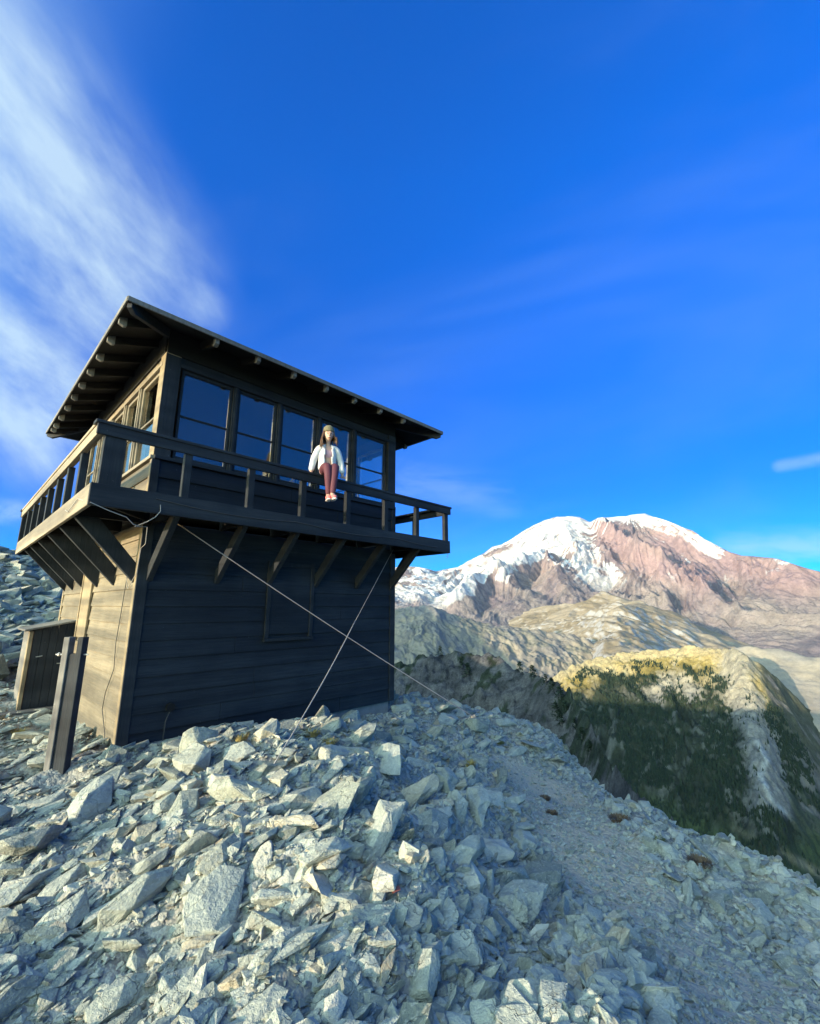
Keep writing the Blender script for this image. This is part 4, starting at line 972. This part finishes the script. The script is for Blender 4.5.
# thin out overlaps among them, largest first
order = np.argsort(-s/np.maximum(r, 1)); sel = []; cellpts = []
for i in order:
    if r[i] > 16 and s[i] < .4: continue
    if s[i]/r[i] > .135: continue
    if project((x[i], y[i], z[i]))[0] > 560 and s[i] > .30: continue
    d2 = [(x[i]-a)**2+(y[i]-b)**2 < (.36*(s[i]+c))**2 for a, b, c in cellpts]
    if any(d2): continue
    px, py, dz = project((x[i], y[i], z[i]))
    if not (-25 < px < 845 and 540 < py < 1050) or dz < .5: continue
    cellpts.append((x[i], y[i], s[i])); sel.append(i)
    if len(sel) >= 286: break
ZONES = [((0, 130), (540, 660), 'on the far left bank'), ((0, 130), (660, 800), 'around the bolted post'), ((0, 200), (800, 900), 'below the bolted post'), ((130, 400), (700, 770), 'under the shaded front wall'),
         ((130, 290), (770, 860), 'under the left cable'), ((290, 470), (770, 860), 'on the central outcrop'), ((400, 520), (690, 770), 'by the right cable'), ((520, 640), (700, 850), 'along the valley drop'),
         ((470, 600), (770, 880), 'at the top of the path'), ((600, 820), (800, 900), 'on the right valley edge'), ((0, 160), (900, 1060), 'in the bottom left corner'), ((160, 300), (860, 940), 'in the left-centre jumble'), ((160, 300), (940, 1060), 'at the bottom left-centre'),
         ((300, 440), (860, 940), 'in the jumble at centre'), ((300, 440), (940, 1060), 'at the bottom centre'), ((440, 600), (880, 960), 'left of the dusty path'), ((440, 600), (960, 1060), 'at the bottom right-centre'), ((600, 740), (900, 980), 'on the dusty path'), ((600, 740), (980, 1060), 'at the foot of the dusty path'), ((740, 860), (880, 1060), 'in the bottom right corner')]
def zone(px, py):
    for (a, b), (c, d), t in ZONES:
        if a <= px <= b and c <= py <= d: return t
    return 'low on the slope' if py > 800 else 'higher on the slope'
info = []
for q, i in enumerate(sel):
    nm, me = HI[int(g0.integers(0, 24))]
    o = bpy.data.objects.new('rock', me); COL.objects.link(o)
    o.rotation_mode = 'XYZ'
    Rm = Matrix([list(v) for v in rot_mats(np.array([az[i]]), np.array([dip[i]]), np.array([roll[i]]))[0]]).to_4x4()
    sx, sy, sz = s[i]*g0.uniform(.85, 1.15), s[i]*g0.uniform(.8, 1.2), s[i]*g0.uniform(.8, 1.35)
    o.matrix_world = Matrix.Translation((x[i], y[i], z[i]+s[i]*.02)) @ Rm @ Matrix.Diagonal((sx, sy, sz, 1))
    px, py, dz = project((x[i], y[i], z[i])); app = s[i]*F_PX/dz
    size = 'very large' if app > 62 else 'large' if app > 42 else 'medium' if app > 28 else 'small'
    tilt = 'steeply tilted' if abs(roll[i]) > .8 else 'tilted' if abs(roll[i]) > .35 else 'flat-lying'
    info.append([zone(px, py), f'{size} {tilt} {nm}', px, py, o])
    tag(o, cat='rock', group='loose rocks strewn in front of the cabin')
def ordw(i): return ['first', 'second', 'third', 'fourth', 'fifth', 'sixth', 'seventh', 'eighth', 'ninth', 'tenth', 'eleventh', 'twelfth'][i] if i < 12 else f'{i+1}th'
from collections import defaultdict
dd = defaultdict(list)
for e in info: dd[(e[0], e[1])].append(e)
for (zn, ds), L in dd.items():
    L.sort(key=lambda e: e[2])
    for k, e in enumerate(L):
        if len(L) == 1: e[4]['label'] = f'{ds} {zn}'
        elif len(L) == 2: e[4]['label'] = f"{['left', 'right'][k]} of two {'very large' if False else ''}{ds}s {zn}".replace('ss ', 's ')
        else: e[4]['label'] = f'{ordw(k)} from left of the {ds}s {zn}'
big = np.array([(a, b, c) for a, b, c in cellpts])

def scree(name, sets, label):
    AV = []; AF = []; AT = []; off = 0; g = np.random.default_rng(77)
    for (x, y, z, s, r, az, dip, roll) in sets:
        n = len(x); Rm = rot_mats(az, dip, roll); kind = g.integers(0, 24, n); tint = g.random(n)
        Sc = np.stack([s*g.uniform(.8, 1.2, n), s*g.uniform(.8, 1.2, n), s*g.uniform(.8, 1.5, n)], -1)
        for k in range(24):
            ix = np.where(kind == k)[0]
            if not len(ix): continue
            v, f = lo_data[k]
            V = np.einsum('nij,nvj->nvi', Rm[ix], v[None]*Sc[ix][:, None, :])+np.stack([x[ix], y[ix], z[ix]+s[ix]*.015], -1)[:, None, :]
            AV.append(V.reshape(-1, 3)); AF.append((f[None]+(np.arange(len(ix))*len(v))[:, None, None]+off).reshape(-1, 3)); AT.append(np.repeat(tint[ix], len(v))); off += len(ix)*len(v)
    return tag(np_mesh(name, np.concatenate(AV), np.concatenate(AF), M['rock'], {'tint': ('FLOAT', np.concatenate(AT))}, smooth=False), label, 'scree', kind='stuff')
S_ = [scatter(12000, .11, .27, 1.4, 24, 1.2, 31, up=1.3), scatter(26000, .05, .15, 1.2, 13, 1.15, 32), scatter(36000, .022, .06, 1.1, 8.5, 1.05, 33, -50, 50), scatter(9000, .10, .3, 9, 24, 1.5, 34),
      scatter(2600, .3, .9, 11, 24, 1.5, 35, -58, -25)]
scree('scree', S_, 'countless smaller angular grey stones filling the slope between the larger rocks')

# ------------------------------------------------------------------ plants
def tuft(name, p, rad, h, n, m, seed):
    g = np.random.default_rng(seed); V = []; Fq = []
    for i in range(n):
        a = g.uniform(0, 6.28); rr_ = rad*math.sqrt(g.random())*.6; b = Vector((math.cos(a)*rr_, math.sin(a)*rr_, -.01)); d = Vector((math.cos(a)*g.uniform(.1, .9), math.sin(a)*g.uniform(.1, .9), 1)).normalized()*h*g.uniform(.5, 1.1)
        w_ = Vector((-math.sin(a), math.cos(a), 0))*g.uniform(.003, .007); k = len(V)
        V += [b-w_, b+w_, b+d*.6+w_*.7, b+d*.6-w_*.7, b+d+Vector((d.x*.4, d.y*.4, -.02*g.random()))]; Fq += [(k, k+1, k+2, k+3), (k+3, k+2, k+4, k+4)]
    bm = bmesh.new(); vs = [bm.verts.new(v) for v in V]
    for f in Fq:
        try: bm.faces.new([vs[i] for i in dict.fromkeys(f)])
        except ValueError: pass
    me = bpy.data.meshes.new(name); bm.to_mesh(me); bm.free(); o = link(name, me, m); o.location = p; return o
M['straw'] = plain('dry grass', (.34, .25, .08), .9); M['moss'] = plain('cushion plant', (.13, .085, .05), .95, var=.5, scale=60); M['moss2'] = plain('olive cushion', (.10, .11, .04), .95, var=.5, scale=60)
for k, (px, py, rad, h, lb) in enumerate([(312, 738, .14, .09, 'dry yellow grass tuft beside the pale rock below the wall'), (330, 746, .12, .07, 'brownish grass tuft just right of the yellow one below the wall'), (240, 742, .13, .07, 'dry yellow grass tuft left of the left cable near the wall'),
                                         (470, 768, .13, .08, 'ochre grass tuft among dark rocks right of the cabin'), (18, 738, .10, .10, 'bright orange-yellow grass tuft left of the bolted post'), (330, 905, .05, .04, 'tiny straw tuft between rocks low in the centre')]):
    p = hit(px, py); tag(tuft('grass_tuft', (p.x, p.y, p.z+.03), rad, h, 150, M['straw'], k), lb, 'grass tuft', 'dry grass tufts among the rocks')
def cushion(name, p, rx, h, m, seed):
    g = np.random.default_rng(seed); V = MB()
    for i in range(26):
        a = g.uniform(0, 6.28); q = math.sqrt(g.random())*rx; V.ball((math.cos(a)*q, math.sin(a)*q*.7, h*.3*g.random()), rx*g.uniform(.12, .3), rz=h*g.uniform(.3, .6), sub=1)
    o = V.build(name, m); o.location = p; return o
for k, (px, py, rx, h, mt, lb) in enumerate([(462, 706, .45, .14, 'moss', 'low brown cushion plant on the ridge beside the cabin corner'), (545, 800, .16, .10, 'moss', 'rusty cushion plant in the hollow above the path'), (552, 815, .14, .08, 'moss', 'lower rusty cushion plant in the hollow above the path'),
                                              (500, 745, .16, .08, 'moss2', 'olive cushion plant where the right cable meets the rocks'), (620, 822, .25, .12, 'moss', 'russet cushion plant on the edge over the valley'), (700, 865, .22, .10, 'moss', 'dark cushion plant on the right valley edge'), (655, 842, .2, .1, 'moss2', 'olive cushion plant between two russet ones on the edge')]):
    p = hit(px, py); tag(tuft('cushion_plant', (p.x, p.y, p.z+.02), rx*.75, h*.45, 420, M[mt], 50+k), lb, 'plant', 'low plants on the rocks')
M['litter'] = plain('faded red leaf', (.30, .09, .06), .6)
p = hit(396, 904); m = MB(); m.prism([(p.x-.03, p.y, p.z+.05), (p.x+.02, p.y-.015, p.z+.055), (p.x+.035, p.y+.012, p.z+.06), (p.x-.01, p.y+.022, p.z+.052)], (.0, .0, .003), 0)
tag(m.build('leaf', M['litter']), 'small reddish leaf lying between rocks in the foreground', 'leaf')
# wind-stunted trees on the spur
def stunted(p, h, seed):
    g = np.random.default_rng(seed); root = empty('stunted_tree', p)
    m = MB(); m.tube([p, (p[0]+h*.04, p[1], p[2]+h*.75)], h*.04, 5, h*.012); m.build('trunk', M['grey_wood'], root)
    n = 170; V = []; T = []
    k = g.random(n)**.8; a = g.uniform(0, 6.28, n); wd = h*.42*(1-k*.85)*np.sqrt(g.random(n)); c = np.stack([np.cos(a)*wd+p[0], np.sin(a)*wd+p[1], p[2]+k*h], -1)
    d = g.normal(0, 1, (n, 3, 3))*h*.085*np.array([1, 1, .55]); V = (c[:, None, :]+d).reshape(-1, 3)
    o = np_mesh('crown', V, np.arange(n*3).reshape(-1, 3), M['conifer'], {'tint': ('FLOAT', np.repeat(g.random(n), 3))}, smooth=False, parent=root)
    return root
SPA = crest(SP)
tl = [(440, 655, 'topmost on the left spur slope'), (462, 668, 'in the middle of the spur talus'), (468, 676, 'lower in the middle of the spur talus'), (520, 672, 'at the top of the dark spur crest'), (533, 678, 'just right of the spur top'), (546, 684, 'at the dark corner of the spur crest'), (552, 690, 'under the dark corner of the spur crest'), (560, 700, 'on the falling spur edge'), (566, 712, 'halfway down the falling spur edge'), (561, 725, 'in the gully inside the spur edge'),
      (575, 728, 'low on the falling spur edge'), (582, 740, 'lowest on the falling spur edge'), (556, 716, 'inside the spur edge, left of the gully'), (590, 752, 'last before the spur meets the near rocks')]
dg = bpy.context.evaluated_depsgraph_get()
spur_o = bpy.data.objects['spur']
for k, (px, py, lb) in enumerate(tl):
    d = unit(ray(px, py)); ok, loc, nn, fi = spur_o.ray_cast(Vector(CAM), Vector(d))
    if not ok: 
        al_, te_ = az_te(px, py); continue
    dist = (loc-Vector(CAM)).length; t_ = stunted((loc.x, loc.y, loc.z-.2), dist*(9+4*((k*37) % 5)/5)/F_PX, 900+k)
    tag(t_, f'dark wind-stunted conifer {lb}', 'tree', 'stunted conifers on the spur')

# ------------------------------------------------------------------ the person sitting on the rail
def skin_mesh(name, verts, edges, radii, m, parent, sub=2, root=0, smooth=True):
    me = bpy.data.meshes.new(name); me.from_pydata([Vector(v) for v in verts], edges, []); o = bpy.data.objects.new(name, me); COL.objects.link(o)
    md = o.modifiers.new('s', 'SKIN'); md.use_smooth_shade = True; md.branch_smoothing = .6
    sv = me.skin_vertices[0].data if me.skin_vertices else None
    if sv is None:
        bm = bmesh.new(); bm.from_mesh(me); bm.verts.layers.skin.verify(); bm.to_mesh(me); bm.free(); sv = me.skin_vertices[0].data
    for i, r_ in enumerate(radii):
        rr_ = r_ if isinstance(r_, tuple) else (r_, r_); sv[i].radius = rr_; sv[i].use_root = (i == root)
    ms = o.modifiers.new('u', 'SUBSURF'); ms.levels = sub; ms.render_levels = sub
    dg = bpy.context.evaluated_depsgraph_get(); dg.update(); me2 = bpy.data.meshes.new_from_object(o.evaluated_get(dg)); bpy.data.objects.remove(o)
    me2.name = name; me2.materials.clear(); return link(name, me2, m, parent, smooth)
M['skin'] = plain('skin', (.47, .28, .20), .5, var=.05); M['hair'] = plain('brown hair', (.085, .042, .02), .5, var=.4, scale=60); M['jacket'] = plain('white jacket', (.50, .51, .52), .8, var=.16, scale=14)
M['jacket'].node_tree.nodes['Bump'].inputs['Strength'].default_value = .9; M['jacket'].node_tree.nodes['Bump'].inputs['Distance'].default_value = .015
M['top'] = plain('mauve top', (.42, .25, .30), .8); M['legg'] = plain('maroon leggings', (.085, .018, .03), .75, var=.15); M['band'] = plain('dark waistband', (.03, .01, .02), .8)
M['shoe'] = plain('pink shoes', (.62, .16, .15), .7); M['sole'] = plain('pale shoe sole', (.7, .62, .58), .7); M['sock'] = plain('dark sock', (.03, .03, .04), .9); M['beanie'] = plain('olive knit beanie', (.15, .13, .075), .95, var=.4, scale=90); M['eye'] = plain('dark eye', (.02, .015, .01), .3); M['lip'] = plain('lips', (.45, .13, .12), .5); M['teeth'] = plain('teeth', (.8, .78, .72), .4)
PX, PY, PZ = 2.10, y0+.045, ZR      # seat point on the rail
per = empty('person', (PX, PY, PZ), label='person in white jacket, maroon leggings and olive beanie sitting on the balcony rail', cat='person')
tx = R(-27)                             # body turned a little towards the camera
def L(x, y, z):                         # local: x to her left (our right), y behind her, z up from the seat
    return (PX+x*math.cos(tx)-y*math.sin(tx), PY+x*math.sin(tx)+y*math.cos(tx), PZ+z)
V = []; E_ = []; RD = []
def add(p, r_, par=None):
    V.append(L(*p)); RD.append(r_); 
    if par is not None: E_.append((par, len(V)-1))
    return len(V)-1
pel = add((0, .02, .09), (.125, .095)); wai = add((0, .015, .22), (.10, .075), pel); che = add((0, .0, .36), (.115, .085), wai); sh = add((0, .0, .455), (.075, .06), che); nk = add((0, .0, .505), .036, sh); nk = add((0, -.0, .55), .033, nk); ch = add((0, -.026, .603), (.047, .056), nk)
hd1 = add((0, -.012, .645), (.073, .086), ch); hd2 = add((0, -.003, .69), (.083, .094), hd1); hd3 = add((0, 0, .745), (.06, .07), hd2)
arms = []
for sx in (-1, 1):
    a1 = add((sx*.145, .005, .44), .042, sh); a2 = add((sx*.215, .03, .23), .034, a1); a3 = add((sx*.235, .0, .055), .024, a2); a4 = add((sx*.24, -.03, .022), (.030, .016), a3); arms.append(a4)
    h1 = add((sx*.075, -.03, .075), .078, pel); k1 = add((sx*.055, -.40, .055), .056, h1); c1_ = add((sx*.04, -.44, -.12), .050, k1); an = add((sx*.022, -.43-(.035 if sx > 0 else -.02), -.37), .032, c1_); f1 = add((sx*.03, -.47-(.035 if sx > 0 else -.02), -.41), (.036, .028), an); f2 = add((sx*.035, -.57-(.03 if sx > 0 else -.02), -.425), (.036, .02), f1)
body = skin_mesh('body', V, E_, RD, M['skin'], per)
for sx in (-1, 1):       # fingers over the front of the rail, thumb behind
    for q, (dx_, ln) in enumerate(((-.026, .052), (-.009, .06), (.009, .056), (.025, .046))):
        skin_mesh('finger', [L(sx*.24+dx_, -.03, .022), L(sx*.24+dx_, -.03-ln*.55, .020), L(sx*.24+dx_, -.03-ln, -.004), L(sx*.24+dx_, -.03-ln, -.028)], [(0, 1), (1, 2), (2, 3)], [.010, .0095, .0085, .0075], M['skin'], body, 1)
    skin_mesh('finger', [L(sx*.24-sx*.02, -.015, .02), L(sx*.24-sx*.045, -.03, .014), L(sx*.24-sx*.055, -.05, .010)], [(0, 1), (1, 2)], [.012, .010, .009], M['skin'], body, 1)
# face
def hb(name, mt, items):
    m = MB(); Mr = Matrix.Rotation(tx, 3, 'Z')
    for c_, rx, ry, rz in items: m.ball(L(*c_), rx, ry, rz, 2, Mr)
    return m.build(name, M[mt], body, True)
hb('nose', 'skin', [((0, -.094, .645), .012, .018, .016), ((0, -.088, .662), .009, .013, .02)])
hb('eye', 'eye', [((-.028, -.086, .672), .013, .008, .006)]); hb('eye', 'eye', [((.028, -.086, .672), .013, .008, .006)])
hb('eyebrow', 'hair', [((-.029, -.090, .698), .016, .005, .003)]); hb('eyebrow', 'hair', [((.029, -.090, .698), .016, .005, .003)])
hb('mouth', 'lip', [((0, -.088, .613), .028, .010, .011)]); hb('teeth', 'teeth', [((0, -.095, .615), .020, .006, .0045)])
hb('ear', 'skin', [((-.072, .0, .66), .01, .018, .026)]); hb('ear', 'skin', [((.072, .0, .66), .01, .018, .026)])
# hair: long, mostly falling on her right side
m = MB(); rh = random.Random(4)
for k in range(46):
    a = math.pi*(-.12+1.24*k/45); ca, sa = math.cos(a), math.sin(a)      # from her left ear round the back to her right ear
    side_ = abs(ca)**2; bx_, by_ = ca*.078, sa*.085-.004; ln = rh.uniform(.22, .30) if ca < 0 else rh.uniform(.17, .24)
    fw_ = -.055*side_-.02; ou = ca*(.035+.025*rh.random())
    pts = [(bx_*.9, by_*.9, .735), (bx_*1.10, by_*1.05, .68), (bx_*1.16+ou*.25, by_+fw_*.3, .62), (bx_*1.12+ou*.6, by_+fw_*.8, .73-ln*.62), (bx_*1.05+ou*.9+rh.uniform(-.01, .01), by_+fw_*1.3+rh.uniform(-.012, .012), .735-ln)]
    m.tube([L(*q) for q in pts], .017, 5, .005)
m.build('hair', M['hair'], per, True)
bn = hb('beanie', 'beanie', [((0, .012, .750), .088, .098, .088), ((0, .006, .728), .093, .104, .034)]); bn.parent = per; bn.matrix_parent_inverse = Matrix.Translation(-Vector(per.location))
# clothes
skin_mesh('top', [L(0, .012, .265), L(0, .0, .36), L(0, 0, .43), L(-.07, 0, .455), L(.07, 0, .455)], [(0, 1), (1, 2), (2, 3), (2, 4)], [(.108, .084), (.124, .095), (.10, .078), .04, .04], M['top'], per)
lg = skin_mesh('leggings', [L(0, .02, .185), L(0, .02, .09), L(-.08, -.04, .078), L(-.057, -.40, .058), L(-.042, -.445, -.12), L(-.024, -.413, -.385), L(.08, -.04, .078), L(.057, -.40, .058), L(.042, -.445, -.12), L(.024, -.468, -.385)],
          [(0, 1), (1, 2), (2, 3), (3, 4), (4, 5), (1, 6), (6, 7), (7, 8), (8, 9)], [(.108, .083), (.135, .10), .088, .065, .058, .040, .088, .065, .058, .040], M['legg'], per, root=1)
skin_mesh('waistband', [L(0, .018, .17), L(0, .017, .215)], [(0, 1)], [(.117, .092), (.110, .086)], M['band'], lg, 1)
for sx, oy in ((-1, .02), (1, -.035)):
    skin_mesh('sock', [L(sx*.024, -.433+oy, -.34), L(sx*.024, -.435+oy, -.385)], [(0, 1)], [.038, .037], M['sock'], per, 1)
    s_ = skin_mesh('shoe', [L(sx*.026, -.43+oy, -.395), L(sx*.028, -.46+oy, -.42), L(sx*.032, -.54+oy, -.432), L(sx*.036, -.60+oy, -.442)], [(0, 1), (1, 2), (2, 3)], [(.042, .040), (.045, .040), (.045, .030), (.036, .022)], M['shoe'], per)
    skin_mesh('sole', [L(sx*.027, -.40+oy, -.455), L(sx*.032, -.52+oy, -.462), L(sx*.037, -.615+oy, -.466)], [(0, 1), (1, 2)], [(.038, .014), (.043, .014), (.034, .014)], M['sole'], s_, 1)
# open jacket: back and two fronts with sleeves
jk = [L(0, .012, .10), L(0, .012, .26), L(0, .0, .40), L(0, .0, .475), L(-.135, .006, .445), L(-.205, .028, .26), L(-.238, .006, .075), L(.135, .006, .445), L(.205, .028, .26), L(.238, .006, .075)]
ja = skin_mesh('jacket', jk, [(0, 1), (1, 2), (2, 3), (3, 4), (4, 5), (5, 6), (3, 7), (7, 8), (8, 9)], [(.160, .115), (.148, .108), (.140, .100), (.070, .058), .058, .048, .036, .058, .048, .036], M['jacket'], per, 3, root=1)
bm = bmesh.new(); bm.from_mesh(ja.data)          # open the front and the neck
kill = []
for f in bm.faces:
    q = f.calc_center_median(); ax_, ay_ = q.x-PX, q.y-PY; lx_ = ax_*math.cos(tx)+ay_*math.sin(tx); ly_ = -ax_*math.sin(tx)+ay_*math.cos(tx); lz_ = q.z-PZ
    if (ly_ < .0 and abs(lx_) < .052+.10*max(0, .20-lz_)) or (lz_ < .055 and abs(lx_) < .19) or (abs(lx_) < .052 and lz_ > .47): kill.append(f)
bmesh.ops.delete(bm, geom=kill, context='FACES'); bm.to_mesh(ja.data); bm.free()
so = ja.modifiers.new('thickness', 'SOLIDIFY'); so.thickness = .012; so.offset = 0
skin_mesh('collar', [L(-.055, -.055, .455), L(-.062, .01, .495), L(0, .05, .51), L(.062, .01, .495), L(.055, -.055, .455)], [(0, 1), (1, 2), (2, 3), (3, 4)], [(.016, .03)]*5, M['jacket'], ja)

# ------------------------------------------------------------------ thin mountain air
HAZE = 0.7e-5
m = MB(); m.box(CAM[0]-17000, CAM[0]+17000, CAM[1]-17000, CAM[1]+17000, -1000, 2700, 0)
hz = bpy.data.materials.new('haze'); hz.use_nodes = True; t = NT(hz.node_tree); t.n.clear()
pv = t.new('ShaderNodeVolumePrincipled'); pv.inputs['Density'].default_value = HAZE; pv.inputs['Color'].default_value = (.40, .68, 1.0, 1); pv.inputs['Anisotropy'].default_value = .1
t.l.new(pv.outputs[0], t.new('ShaderNodeOutputMaterial').inputs['Volume'])
o = m.build('haze', hz); tag(o, 'thin blue mountain air in front of the volcano', 'haze', kind='stuff')
